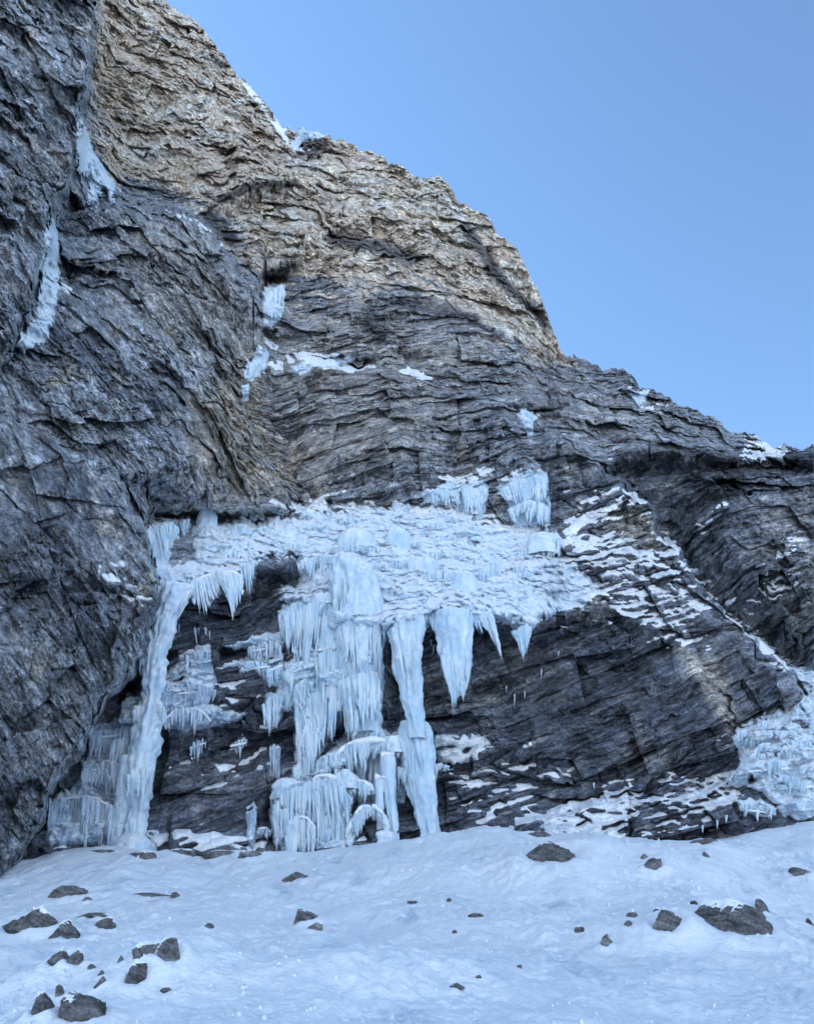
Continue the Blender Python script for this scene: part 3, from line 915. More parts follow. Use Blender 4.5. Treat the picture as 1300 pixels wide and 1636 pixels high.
tag(mesh_obj('snow_field', GP.reshape(-1, 3), gq, M_SNOWF), kind='structure')


# unseen sunlit valley side behind the camera, added to bounce light onto the cliff
vy = np.concatenate([np.linspace(4, -200, 14), np.linspace(-230, -2200, 40)])
vx = np.concatenate([np.linspace(-2500, -120, 30), np.linspace(-100, 100, 12), np.linspace(120, 2500, 30)])
VX, VY = np.meshgrid(vx, vy)
V0 = np.stack([VX, VY, VX * 0], -1).astype(np.float32)
VZ = -2.1 - 30 * sstep(-10, -160, VY) + 1300 * sstep(-120, -1900, VY) + 160 * sstep(-250, -900, VY) * fbm(V0, 0.0028, 5, 301, 0.5, True)
VP = np.stack([VX, VY, VZ], -1)
vi = np.arange(VX.size).reshape(VX.shape)
vq = np.stack([vi[:-1, :-1], vi[1:, :-1], vi[1:, 1:], vi[:-1, 1:]], -1).reshape(-1, 4)
mh, nt, b = new_mat('valley_bounce_snow')
n1 = nz(nt, 0.006, 5, coords(nt), 0.6)
f = maprange(nt, n1.outputs[0], 0.5, 0.65, 0, 1)
mx = nt.nodes.new('ShaderNodeMix'); mx.data_type = 'RGBA'
mx.inputs['A'].default_value = (0.80, 0.85, 0.90, 1); mx.inputs['B'].default_value = (0.2, 0.2, 0.2, 1)
nt.links.new(f, mx.inputs['Factor']); nt.links.new(mx.outputs['Result'], b.inputs['Base Color'])
b.inputs['Roughness'].default_value = 0.8
tag(mesh_obj('valley_bounce_terrain', VP.reshape(-1, 3), vq, mh), kind='structure')

# crumbs of snow and ice scattered over the slope
def crumbs():
    rg = np.random.default_rng(9)
    base = np.array([(0, 0, 1), (.94, 0, -.33), (-.47, .82, -.33), (-.47, -.82, -.33), (.3, .5, .75), (-.6, .1, .7), (.3, -.55, .7)], float)
    tri = np.array([(0, 1, 4), (0, 4, 5), (0, 5, 6), (0, 6, 1), (1, 2, 4), (4, 2, 5), (5, 2, 3), (5, 3, 6), (6, 3, 1), (1, 3, 2)])
    Vs, Fs = [], []
    n = 0
    for i in range(4200):
        Yc = math.exp(rg.uniform(math.log(9.5), math.log(42))); j = rg.integers(30, len(gcol) - 30)
        pxx = gcol[j]
        i0 = int(np.searchsorted(GP[:, j, 1], Yc))
        c = GP[min(i0, len(Yr) - 1), j]
        if noise(np.array([[c[0], c[1] * .5, 0]], np.float32), 0.3, 77)[0] + rg.uniform(-.4, .4) < 0.0: continue
        r = 0.010 + 0.04 * rg.random() ** 4 * (0.4 + c[1] / 25)
        Vs.append(base * r * rg.uniform(.6, 1.4, (7, 3)) + c + [0, 0, r * .1]); Fs.append(tri + n); n += 7
    return mesh_obj('snow_crumbs', np.concatenate(Vs), np.concatenate(Fs), M_SNOW)
tag(crumbs(), 'small crumbs of snow and ice scattered over the snow slope', 'snow crumbs', None, 'stuff')
# ------------------------------------------------------------------ snow and ice that cling to the rock
def window(x0, y0, x1, y1):
    c0, c1 = np.searchsorted(cols, [x0, x1])
    skm = sk[max(c0 - 1, 0):c1 + 1]
    r0 = int(max(0, np.floor(((y0 - skm) / (BOT - skm)).min() * (NR - 1)) - 1))
    r1 = int(min(NR, np.ceil(((y1 - skm) / (BOT - skm)).max() * (NR - 1)) + 2))
    return slice(r0, r1), slice(max(c0, 0), min(c1 + 1, NC))


D2 = blur(D, 1)
P2 = ray_pts(GX, GY, D2)
N2 = np.cross(np.gradient(P2, axis=0), np.gradient(P2, axis=1)); N2 /= (np.linalg.norm(N2, axis=2)[..., None] + 1e-9)
if N2[NR // 2, NC // 2, 1] > 0:
    N2 = -N2
DMIN = np.minimum(D, Dsm)
ICE = np.zeros_like(D)                       # how thick clinging ice already stands in front of the rock


def cling(name, t, win, mat, base, thin=-0.02):
    """sheet of snow or ice whose front stands t metres before the rock; where t < 0 it dips into the rock"""
    r, c = win
    Dn = np.where(t > 0, base[r, c] - t, D[r, c] + 0.04 - t)
    k = sstep(-0.02, 0.10, t)
    Dn = (D[r, c] + 0.05) * (1 - k) + Dn * k
    Pn_ = ray_pts(GX[r, c], GY[r, c], Dn)
    h, w = t.shape
    keep = (t[:-1, :-1] > thin) | (t[1:, :-1] > thin) | (t[:-1, 1:] > thin) | (t[1:, 1:] > thin)
    if not keep.any():
        return None
    ii = np.arange(h * w).reshape(h, w)
    q = np.stack([ii[:-1, :-1], ii[1:, :-1], ii[1:, 1:], ii[:-1, 1:]], -1)[keep]
    used = np.zeros(h * w, bool); used[q.ravel()] = True
    remap = np.cumsum(used) - 1
    ICE[r, c] = np.maximum(ICE[r, c], D[r, c] - np.minimum(Dn, D[r, c]))
    return mesh_obj(name, Pn_.reshape(-1, 3)[used], remap[q], mat, None, True)


# snow dust caught on rock ledges
up = N2[..., 2]
wgt = np.full(GX.shape, -1.0)
DUST = [
    ([(880, 850), (1010, 860), (1100, 930), (1130, 990), (1050, 1020), (950, 975), (860, 1000)], 0.95, 34),
    ([(980, 985), (1100, 1000), (1170, 1060), (1080, 1050)], 0.45, 20),
    ([(880, 770), (1010, 780), (1060, 830), (960, 840), (890, 830)], 0.62, 14),
    ([(1150, 965), (1275, 920), (1285, 935), (1200, 990), (1160, 985)], 1.3, 8),
    ([(1095, 860), (1150, 800), (1165, 800), (1110, 880)], 1.0, 8),
    ([(1235, 870), (1285, 840), (1290, 860), (1250, 900)], 1.0, 10),
    ([(860, 1330), (880, 1300), (1000, 1255), (1020, 1290), (1000, 1340)], 1.15, 14),
    ([(1090, 1290), (1160, 1240), (1185, 1250), (1110, 1310)], 0.9, 10),
    ([(760, 1310), (790, 1300), (800, 1325), (760, 1325)], 1.0, 8),
    ([(850, 1240), (915, 1225), (920, 1245), (860, 1255)], 0.8, 8),
    ([(690, 1175), (765, 1170), (800, 1195), (760, 1215), (690, 1222)], 1.3, 8),
    ([(440, 560), (500, 560), (600, 568), (610, 590), (500, 600), (455, 590)], 0.85, 12),
    ([(400, 530), (430, 520), (460, 600), (395, 610)], 0.6, 10),
    ([(690, 750), (800, 740), (880, 765), (800, 790), (700, 785)], 0.7, 10),
    ([(970, 735), (1060, 725), (1060, 745), (980, 760)], 0.6, 8),
    ([(190, 890), (250, 960), (240, 990), (190, 960), (130, 880)], 0.45, 10),
    ([(470, 205), (530, 205), (560, 225), (470, 245)], 0.8, 6),
    ([(240, 325), (370, 360), (380, 410), (330, 390)], 0.45, 12),
    ([(640, 570), (690, 590), (700, 610), (640, 600)], 0.5, 10),
    ([(60, 1350), (230, 1325), (420, 1335), (420, 1375), (60, 1385)], 0.95, 12),
    ([(240, 1120), (440, 1040), (440, 1250), (260, 1260)], 0.3, 14),
    ([(1060, 1230), (1170, 1180), (1180, 1320), (1020, 1340)], 0.22, 20),
    ([(700, 1180), (850, 1190), (860, 1320), (720, 1320)], 0.0, 20),
    ([(440, 800), (700, 795), (860, 840), (860, 870), (440, 850)], 1.3, 14),
    ([(1180, 690), (1260, 700), (1260, 745), (1190, 735)], 0.6, 10),
    ([(985, 600), (1060, 620), (1100, 660), (1010, 660)], 0.5, 8),
    ([(1200, 690), (1240, 715), (1230, 730), (1200, 715)], 0.9, 6),
    ([(410, 170), (470, 205), (470, 230), (440, 210)], 0.7, 5),
    ([(820, 640), (870, 645), (860, 680), (820, 670)], 0.6, 8),
    ([(830, 560), (900, 565), (890, 590), (830, 590)], 0.5, 8),
]
for poly, k, sf in DUST:
    wgt = np.maximum(wgt, -1 + (k + 1) * sstep(-sf, sf * .6, poly_sdf(poly, GX + .5 * wx, GY + .5 * wy)))
d = line_dist([(1010, 795), (1060, 860), (1125, 930), (1195, 1005), (1250, 1060)], GX, GY)
wgt = np.maximum(wgt, -1 + 1.9 * (1 - sstep(5, 22, d)))
nsn = noise(P0, 0.9, 401) * 0.35 + noise(P0 * np.float32([.6, .6, 2.2]), 2.6, 403) * 0.45
stripe = noise(np.stack([cF * 2.4, P0[..., 0] * 0.22, P0[..., 2] * 0.22], -1).astype(np.float32), 1.0, 405)
tsn = 0.30 * (up * 1.25 + 0.50 * wgt - 0.82 + 0.45 * nsn + 0.6 * stripe)
tsn = np.clip(blur(tsn, 1), -0.1, 0.30)
w_ = window(-30, -100, 1335, 1400)
dust = cling('ledge_snow', tsn[w_] - 0.35 * (GX[w_] < 20), w_, M_SNOW, D)
tag(dust, 'patches and streaks of white snow caught on the ledges of the dark cliff', 'snow', None, 'stuff')


def patch(poly, T, edge=6, soft=10, mat=None, flute=0.0, step=0.0, label='', cat='ice', name='ice_sheet', drip=3.0, bumpy=0.10, seed=0, group=None, holes=0.0, parent=None):
    xs = [p[0] for p in poly]; ys = [p[1] for p in poly]
    win = window(min(xs) - 16, min(ys) - 16, max(xs) + 16, max(ys) + 18)
    r, c = win
    X, Yy, Q = GX[r, c], GY[r, c], Psm[r, c]
    dn = noise(Q * np.float32([1, 1, .22]), 2.6, 500 + seed) * drip + noise(Q, 0.9, 510 + seed) * drip
    sdv = poly_sdf(poly, X + 0.5 * dn, Yy + dn * 1.6)
    # ragged lower edge
    t = T * (1 - np.exp(-np.maximum(sdv, 0) / soft)) + np.minimum(sdv, 0) * 0.03
    inside = sdv > 0
    sh = sstep(0, soft, sdv)
    t = t + inside * sh * (bumpy * (fbm(Q, 0.9, 3, 520 + seed) + 0.35 * fbm(Q, 0.45, 2, 523 + seed, 0.5, True)) + flute * (1 - np.abs(noise(Q * np.float32([1, 1, .10]), 2.3, 530 + seed)) * 2) + 0.3 * flute * noise(Q * np.float32([1, 1, .15]), 6.0, 531 + seed))
    if step:
        # frozen steps: short vertical curtains that bulge out and break off under an icy shelf
        for lam_, am_, k_ in ((2.8, 1.0, 9), (1.5, 0.75, 0), (0.7, 0.14, 3)):
            zc = Q[..., 2] / lam_ + 1.9 * noise(Q, 0.42 / lam_, 540 + seed + k_) + 0.7 * noise(Q, 1.3 / lam_, 541 + seed + k_)
            fr = zc - np.floor(zc)
            cut = 0.5 * noise(Q * np.float32([1, 1, .12]), 3.4, 545 + seed)
            am = am_ * (0.55 + 0.9 * noise(Q, 0.55 / lam_, 548 + seed + k_))
            t = t + inside * sh * step * am * (sstep(0.0, 0.16, fr + cut * .35) * (1 - 0.8 * fr) - 0.4)
    if holes:
        t = t - inside * holes * sstep(0.25, 0.5, noise(Q * np.float32([1, 1, 1.6]), 0.8, 550 + seed))
    o = cling(name, t, win, mat or M_ICE, DMIN)
    if o is not None and parent is not None:
        o.parent = parent
    elif o is not None:
        tag(o, label, cat, group)
    return o


# the wide icy terrace
patch([(305, 838), (330, 808), (345, 830), (400, 838), (430, 826), (455, 828), (490, 816), (520, 820), (560, 806), (600, 812), (640, 806), (680, 818), (700, 810), (740, 816), (760, 832), (800, 842), (870, 848), (893, 860), (905, 900), (960, 930), (930, 965), (850, 1000), (800, 992), (760, 985),
       (690, 985), (620, 1000), (560, 1000), (530, 960), (445, 968), (450, 940), (475, 930), (475, 895), (430, 890), (390, 910), (320, 930), (262, 948), (250, 940), (262, 915), (310, 908), (310, 880)],
      0.40, soft=12, mat=M_FROST, flute=0.14, step=0.62, bumpy=0.75, drip=7, label='broad snowy white ice terrace spread over the middle of the cliff', cat='ice terrace', name='ice_terrace', holes=0.3)
patch([(238, 842), (262, 830), (302, 826), (300, 845), (280, 850), (268, 905), (262, 930), (250, 920), (246, 880)], 0.35, mat=M_ICE, flute=0.10, step=0.1, label='narrow ice sheet in the corner at the left end of the ice terrace', seed=3)
patch([(262, 905), (310, 895), (330, 905), (300, 925), (262, 940)], 0.3, mat=M_FROST, step=0.15, label='low frosty ice shelf below the corner sheet, above the great left ice pillar', seed=4)
patch([(676, 790), (700, 778), (740, 772), (778, 775), (780, 800), (768, 832), (745, 822), (725, 805), (690, 808)], 0.5, mat=M_FROST, flute=0.14, bumpy=0.2, label='tongue of white ice draped above the right part of the terrace', seed=5)
patch([(790, 778), (830, 765), (872, 757), (880, 800), (878, 842), (825, 845), (815, 810)], 0.5, mat=M_ICE, flute=0.14, step=0.3, label='two tiered ice curtain sheet on the rock right above the terrace', seed=6)
patch([(895, 850), (930, 820), (985, 802), (990, 812), (940, 838), (905, 862)], 0.15, mat=M_SNOW, soft=5, drip=2, label='thin curved ribbon of snow climbing right from the terrace end', cat='snow', name='snow_ribbon', seed=7)
# left steps beside the great pillar
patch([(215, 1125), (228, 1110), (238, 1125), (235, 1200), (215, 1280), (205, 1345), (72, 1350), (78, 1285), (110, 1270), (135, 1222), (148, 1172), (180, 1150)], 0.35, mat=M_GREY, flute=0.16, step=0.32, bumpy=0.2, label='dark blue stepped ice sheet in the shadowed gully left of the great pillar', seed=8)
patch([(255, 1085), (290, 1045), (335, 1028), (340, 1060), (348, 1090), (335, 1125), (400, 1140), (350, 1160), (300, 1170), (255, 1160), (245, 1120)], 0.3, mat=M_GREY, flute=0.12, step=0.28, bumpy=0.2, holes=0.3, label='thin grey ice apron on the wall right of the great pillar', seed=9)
patch([(355, 1035), (400, 1015), (450, 1008), (452, 1025), (400, 1036)], 0.22, mat=M_FROST, soft=4, label='thin frosty ledge of ice left of the central fall, the upper one', name='ice_ledge', cat='ice ledge', seed=10)
patch([(335, 1066), (395, 1048), (430, 1050), (432, 1062), (380, 1066)], 0.2, mat=M_FROST, soft=4, label='thin frosty ledge of ice just under the upper ledge left of the fall', name='ice_ledge', cat='ice ledge', seed=11)
patch([(335, 1142), (380, 1136), (385, 1146), (340, 1160)], 0.16, mat=M_SNOW, soft=4, label='narrow snow ledge right of the thin grey ice apron', name='snow_ledge', cat='snow ledge', seed=12)
# central fall backing
patch([(448, 965), (480, 950), (540, 900), (610, 910), (625, 960), (608, 1010), (606, 1110), (600, 1155), (560, 1170), (545, 1150), (520, 1195), (500, 1220), (470, 1215), (470, 1140), (420, 1125), (450, 1105), (450, 1060), (480, 1050), (450, 1010)], 0.5, mat=M_ICE, flute=0.22, step=0.35, bumpy=0.2, label='thick ice wall behind the central frozen curtains', cat='ice wall', name='ice_wall', seed=13)
patch([(440, 1260), (470, 1235), (520, 1215), (560, 1155), (600, 1150), (620, 1175), (655, 1150), (690, 1160), (690, 1230), (650, 1225), (600, 1200), (560, 1225), (555, 1300), (550, 1355), (450, 1362), (436, 1310)], 0.5, mat=M_ICE, flute=0.2, step=0.3, bumpy=0.25, label='humped ice bank at the foot of the central frozen curtains', cat='ice bank', name='ice_bank', seed=14)
patch([(692, 1180), (765, 1175), (795, 1190), (760, 1205), (745, 1222), (700, 1225)], 0.32, mat=M_SNOW, bumpy=0.5, soft=9, drip=6, holes=.4, step=0.2, label='snow covered rock bench right of the lower ice pillar', name='snow_bench', cat='snow', seed=15)
# right icefall
patch([(1172, 1165), (1210, 1145), (1250, 1135), (1290, 1110), (1262, 1062), (1245, 1060), (1300, 1068), (1345, 1080), (1345, 1310), (1290, 1312), (1250, 1305), (1215, 1262), (1160, 1258), (1180, 1215)], 0.4, mat=M_FROST, flute=0.15, step=0.4, bumpy=0.35, holes=0.55, label='stepped white icefall pouring down the rock at the right edge', cat='icefall', name='icefall', seed=16)
# upper ice
patch([(421, 462), (455, 455), (455, 490), (448, 515), (420, 523)], 0.5, mat=M_ICE, flute=0.2, label='isolated ice curtain under the small cave high on the face', seed=17, drip=2)
patch([(412, 548), (430, 560), (425, 590), (400, 612), (390, 605), (400, 575)], 0.3, mat=M_FROST, flute=0.15, label='small ice trickle in the corner below the isolated curtain', seed=18)
patch([(384, 615), (400, 614), (399, 640), (388, 643)], 0.3, mat=M_ICE, flute=0.15, label='lowest small knob of ice in the corner left of the face', seed=19, drip=1.5)
patch([(500, 570), (570, 566), (600, 570), (545, 584), (465, 600), (470, 585)], 0.22, mat=M_FROST, flute=0.08, label='ledge of ice beside the dark hole in the middle of the face', seed=20)
patch([(480, 212), (510, 208), (545, 222), (520, 220), (485, 228), (472, 245), (462, 235)], 0.3, mat=M_FROST, soft=5, label='ribbon of ice near the skyline notch of the upper face', seed=21, drip=2)
patch([(826, 662), (852, 660), (852, 690), (842, 698), (836, 680)], 0.3, mat=M_ICE, soft=5, label='tiny icefall hanging under the ledge right of centre', seed=22, drip=2)
patch([(1000, 628), (1040, 622), (1030, 640), (1020, 650)], 0.25, mat=M_FROST, soft=5, label='small snow pocket just under the right skyline', name='snow_pocket', cat='snow', seed=23, drip=2)
patch([(1215, 705), (1245, 722), (1255, 742), (1235, 730), (1210, 740), (1222, 722)], 0.3, mat=M_SNOW, soft=5, label='snow and ice pocket at the dip of the right skyline', name='snow_pocket', cat='snow', seed=24, drip=2)
patch([(375, 118), (395, 132), (425, 168), (458, 204), (462, 232), (448, 218), (418, 176), (388, 138)], 0.2, mat=M_SNOW, soft=3, label='thin line of snow along the upper left skyline', name='snow_line', cat='snow', seed=25, drip=1.5)
# long hanging strips beside the left pillar
patch([(128, 185), (142, 215), (150, 240), (160, 252), (172, 275), (186, 292), (182, 322), (176, 326), (171, 304), (160, 312), (152, 325), (139, 333), (143, 300), (141, 285), (122, 276), (125, 250), (121, 225)], 0.6, mat=M_FROST, flute=0.2, bumpy=0.35, drip=6, label='upper strip of white ice clinging beside the left rock pillar', name='ice_strip', cat='ice', seed=26)
patch([(82, 336), (92, 370), (96, 400), (97, 450), (88, 490), (82, 530), (80, 555), (72, 545), (60, 548), (40, 566), (24, 562), (28, 540), (50, 512), (62, 480), (70, 440), (62, 430), (74, 405), (70, 380)], 0.6, mat=M_FROST, flute=0.2, bumpy=0.35, drip=6, label='lower long strip of white ice beside the left rock pillar', name='ice_strip', cat='ice', seed=27)
patch([(98, 450), (118, 462), (112, 472), (98, 462)], 0.2, mat=M_SNOW, soft=3, drip=1.5, label='little snow wisp right of the lower long ice strip', name='snow_wisp', cat='snow', seed=28)
# ------------------------------------------------------------------ hanging ice: curtains, columns, icicles
TR = random.Random(5)
NT = np.random.default_rng(5)
CURTAINS = []


def tubes_mesh(tb, seed, S=8, M=15, lump=0.22):
    """tb: rows of px0, py0, px1, py1, Y0, Y1, r0 (m), r1 share at the foot, tip power, top roundness"""
    tb = np.array(tb, float)
    n = len(tb)
    t = np.linspace(0, 1, M) ** 0.92
    x = tb[:, 0:1] + (tb[:, 2:3] - tb[:, 0:1]) * t
    y = tb[:, 1:2] + (tb[:, 3:4] - tb[:, 1:2]) * t
    Yv = tb[:, 4:5] + (tb[:, 5:6] - tb[:, 4:5]) * t
    r0, foot, pw, top = tb[:, 6:7], tb[:, 7:8], tb[:, 8:9], tb[:, 9:10]
    prof = foot + (1 - foot) * (1 - t[None] ** pw)
    prof = prof * np.where(foot > 0.2, 1, (1 - t[None] ** 7))
    rt = np.clip(t[None] / 0.07, 0, 1)
    prof = prof * (top * np.sqrt(np.maximum(0.02, 1 - (1 - rt) ** 2)) + 1 - top)
    Cc = ray_pts(x, y, Yv)
    bead = 1 + lump * noise(Cc * np.float32([1, 1, 1.0]), 1.6, seed) + 0.5 * lump * noise(Cc, 4.5, seed + 1)
    rr = r0 * prof * bead
    Cc[..., 0] += 0.25 * r0 * noise(Cc, 0.7, seed + 2)
    an = np.linspace(0, 2 * math.pi, S, endpoint=False)
    V = np.empty((n, M, S, 3), np.float32)
    V[..., 0] = Cc[..., 0:1] + rr[..., None] * np.cos(an)
    V[..., 1] = Cc[..., 1:2] + rr[..., None] * np.sin(an)
    V[..., 2] = Cc[..., 2:3]
    nn = noise(V, 3.2, seed + 4)
    V[..., 0] += (0.25 * nn) * rr[..., None] * np.cos(an); V[..., 1] += (0.25 * nn) * rr[..., None] * np.sin(an)
    ii = np.arange(n * M * S).reshape(n, M, S)
    a = ii[:, :-1]; b = ii[:, 1:]
    q = np.stack([a, np.roll(a, -1, 2), np.roll(b, -1, 2), b], -1).reshape(-1, 4)
    return V.reshape(-1, 3), q[:, ::-1]


def at_u(pl, u):
    pl = np.array(pl, float)
    d = np.concatenate([[0], np.cumsum(np.hypot(*(pl[1:, :2] - pl[:-1, :2]).T) + 1e-6)])
    d /= d[-1]
    return np.array([np.interp(u, d, pl[:, k]) for k in range(2)])


def cap_mesh(pl, Yc, rad, seed, lift=0.0, S=12, flat=0.65):
    """rounded drift of snow lying along a polyline of pixels at depth Yc"""
    n = max(22, int(len(pl) * 3))
    us = np.linspace(0, 1, n)
    pts = np.array([at_u(pl, u) for u in us])
    Cc = ray_pts(pts[:, 0], pts[:, 1] + lift, Yc if np.isscalar(Yc) else np.interp(us, np.linspace(0, 1, len(Yc)), Yc))
    pr = np.sqrt(np.maximum(0.0, 1 - (2 * us - 1) ** 8)) * (1 + 0.75 * noise(Cc, 1.3, seed) + 0.3 * noise(Cc, 3.5, seed))
    an = np.linspace(0, 2 * math.pi, S, endpoint=False)
    tx = np.gradient(Cc, axis=0); tx /= np.linalg.norm(tx, axis=1)[:, None]
    upv = np.array([0, 0, 1.0]) - tx * tx[:, 2:3]
    upv /= np.linalg.norm(upv, axis=1)[:, None]
    side = np.cross(tx, upv)
    V = Cc[:, None] + (rad * pr)[:, None, None] * (np.cos(an)[None, :, None] * side[:, None] + flat * np.sin(an)[None, :, None] * upv[:, None])
    V = V.astype(np.float32)
    V += (0.25 * rad * noise(V, 2.4, seed + 1))[..., None] * np.float32([.4, .6, 1])
    ii = np.arange(n * S).reshape(n, S)
    a = ii[:-1]; b = ii[1:]
    q = np.stack([a, np.roll(a, -1, 1), np.roll(b, -1, 1), b], -1).reshape(-1, 4)
    return V.reshape(-1, 3), q[:, ::-1]


def front_Y(px, py, rad=4):
    v = []
    for dx in (-rad, 0, rad):
        for dy in (-rad, 0, rad):
            v.append(float(bilin(D, px + dx, py + dy)))
    return min(v)


def curtain(label, top, bot, r=5.0, gap=3.4, Y=None, rag=0.35, rnd=0.0, col=False, mat=None, name='ice_curtain', cat='ice curtain', group=None,
            cap=None, nic=5, sub=1.0, out=0.25, seed=None, drape=False, parent=None, tip=1.6, lump=0.22, foot=None, Yb=None, glaze=9):
    """tubes from the top line to the bottom line (pixels); rnd = roundness in metres of a free column"""
    seed = seed if seed is not None else len(CURTAINS) * 3 + 600
    CURTAINS.append(label)
    top = [(float(a), float(b)) for a, b in top]; bot = [(float(a), float(b)) for a, b in bot]
    if len(top) >= 3:       # round the shoulders
        us = np.linspace(0, 1, 13)
        tp_ = np.array([at_u(top, u) for u in us])
        sm_ = blur(tp_, 2, axis=0); sm_[0] = tp_[0]; sm_[-1] = tp_[-1]
        top = [tuple(v) for v in sm_]
    wt = abs(top[-1][0] - top[0][0]); wb = abs(bot[-1][0] - bot[0][0])
    wd = max(wt, wb)
    n = max(3, int(wd / gap))
    cx, cy = at_u(top, 0.5)
    if Y is None:
        Y = min(front_Y(*at_u(top, u)) for u in (0.1, 0.5, 0.9)) - out
    Yl = lambda u: Y if np.isscalar(Y) else float(np.interp(u, np.linspace(0, 1, len(Y)), Y))
    mpp = Yl(.5) / F * 1.05          # metres per pixel there
    rows, tips = [], []
    if col and foot is None: foot = 0.8
    ph = TR.random() * 10
    for layer in range(2 if rnd else 1):
        for i in range(n):
            u = (i + 0.5 + TR.uniform(-.35, .35)) / n
            if rnd:
                th = math.pi * (i + TR.uniform(-.2, .2)) / n + (math.pi if layer else 0)
                u = 0.5 + 0.5 * math.cos(th) * 0.96
                dy = -math.sin(th) * rnd
            else:
                dy = -0.18 * math.sin(u * wd / 9 + ph) + TR.uniform(-.12, .08)
            a = at_u(top, u); b = at_u(bot, u)
            if not col:      # the top edge rolls over unevenly
                a = a + np.array([0, min(11, 3 + .13 * wd) * (2 * u - 1) ** 4 + 2.2 * math.sin(u * wd / 6.5 + ph * 2) + TR.uniform(-1.6, 1.6)])
            k = 1 if col else max(.25, 1.06 - rag * (0.75 * TR.random() ** 1.3 + 0.75 * abs(math.sin(u * wd / 7.0 + ph * 3))))
            e = a + (b - a) * k
            rr = r * mpp * (TR.uniform(0.8, 1.35) if TR.random() < .55 else TR.uniform(.38, .8))
            Y0 = Yl(u) + dy
            Y1 = (Y0 if Yb is None else Yb + dy * 0.6)
            if drape:
                Y1 = min(Y0, front_Y(*e) - 0.05)
            sc = (wb + 2) / (wt + 2) if col else 1
            rows.append([a[0], a[1] - TR.uniform(0, 2), e[0], e[1], Y0, Y1, rr * (1.0 if not col or sc < 1 else 1.0), (foot if foot is not None else 0.03) if col else 0.03, tip if not col else 2.2, 1.0])
            if not col: tips.append(len(rows) - 1)
            # smaller runnels on the face, starting lower down
            if TR.random() < sub:
                for _ in range(2):
                    s0 = TR.uniform(0.05, 0.65); s1 = min(1.0 if col else k, s0 + TR.uniform(0.15, 0.5))
                    p0 = a + (b - a) * s0; p1 = a + (b - a) * s1
                    ox = TR.uniform(-3, 3)
                    rows.append([p0[0] + ox, p0[1], p1[0] + ox, p1[1], Y0 + (Y1 - Y0) * s0 - rr * 0.75, Y0 + (Y1 - Y0) * s1 - rr * 0.6, rr * 0.5, 0.03, 1.3, 1.0])
    if rnd:      # solid core
        a = at_u(top, .5); b = at_u(bot, .5)
        rows.append([a[0], a[1] - 1, b[0], b[1] - (0 if col else 0.18 * (b[1] - a[1])), Yl(.5), Yl(.5) if Yb is None else Yb, wt * 0.46 * mpp, max(0.05, min(1.0, wb / max(wt, 1))), 1.2, 1.0])
    # icicles of the fringe: built as parts of the curtain
    parts = []
    if nic and tips:
        order = sorted(tips, key=lambda k: -(rows[k][3] - rows[k][1]))[:nic]
        for k in order:
            q = list(rows[k]); L_ = q[3] - q[1]
            q[0] = q[0] + (q[2] - q[0]) * 0.35; q[1] = q[1] + L_ * 0.35; q[3] += L_ * TR.uniform(0.02, 0.14) + 3
            q[2] += TR.uniform(-2, 2)
            q[6] *= 0.72; q[4] -= q[6] * 0.6; q[5] = q[4] - q[6] * 0.3; q[8] = 1.1
            parts.append(q)
    V, q = tubes_mesh(rows, seed, S=8, M=16, lump=lump)
    o = mesh_obj(name, V, q, mat or M_ICE, parent)
    if parent is None:
        tag(o, label, cat, group)
    for p in parts:
        V, q = tubes_mesh([p], seed + 9, S=7, M=14)
        mesh_obj('icicle', V, q, mat or M_ICE, o)
    if glaze and not rnd:
        up_ = [(cx + (x - cx) * (.72 + .1 * math.sin(i * 2.1 + seed)), y - glaze * (.55 + .75 * abs(math.sin(i * 1.7 + seed)))) for i, (x, y) in enumerate(top)]
        dn_ = [(at_u(bot, u)[0] * .75 + at_u(top, u)[0] * .25, at_u(top, u)[1] + (at_u(bot, u)[1] - at_u(top, u)[1]) * .8) for u in (1.0, .75, .5, .25, 0.0)]
        patch([(top[0][0] - 4, top[0][1])] + up_ + [(top[-1][0] + 4, top[-1][1])] + dn_, 0.28, soft=5, flute=.10, mat=mat or M_ICE, drip=4.5, bumpy=.15, name='ice_glaze', seed=(seed % 37) + 60, parent=o)
    if cap:
        cap = cap * .58
        top = [(x, y + min(11, 3 + .13 * wd) * (2 * i / max(1, len(top) - 1) - 1) ** 4) for i, (x, y) in enumerate(top)]
        V, q = cap_mesh(top, Y if np.isscalar(Y) else list(Y), cap, seed + 5)
        mesh_obj('snow_cap', V, q, M_SNOW, o)
    return o


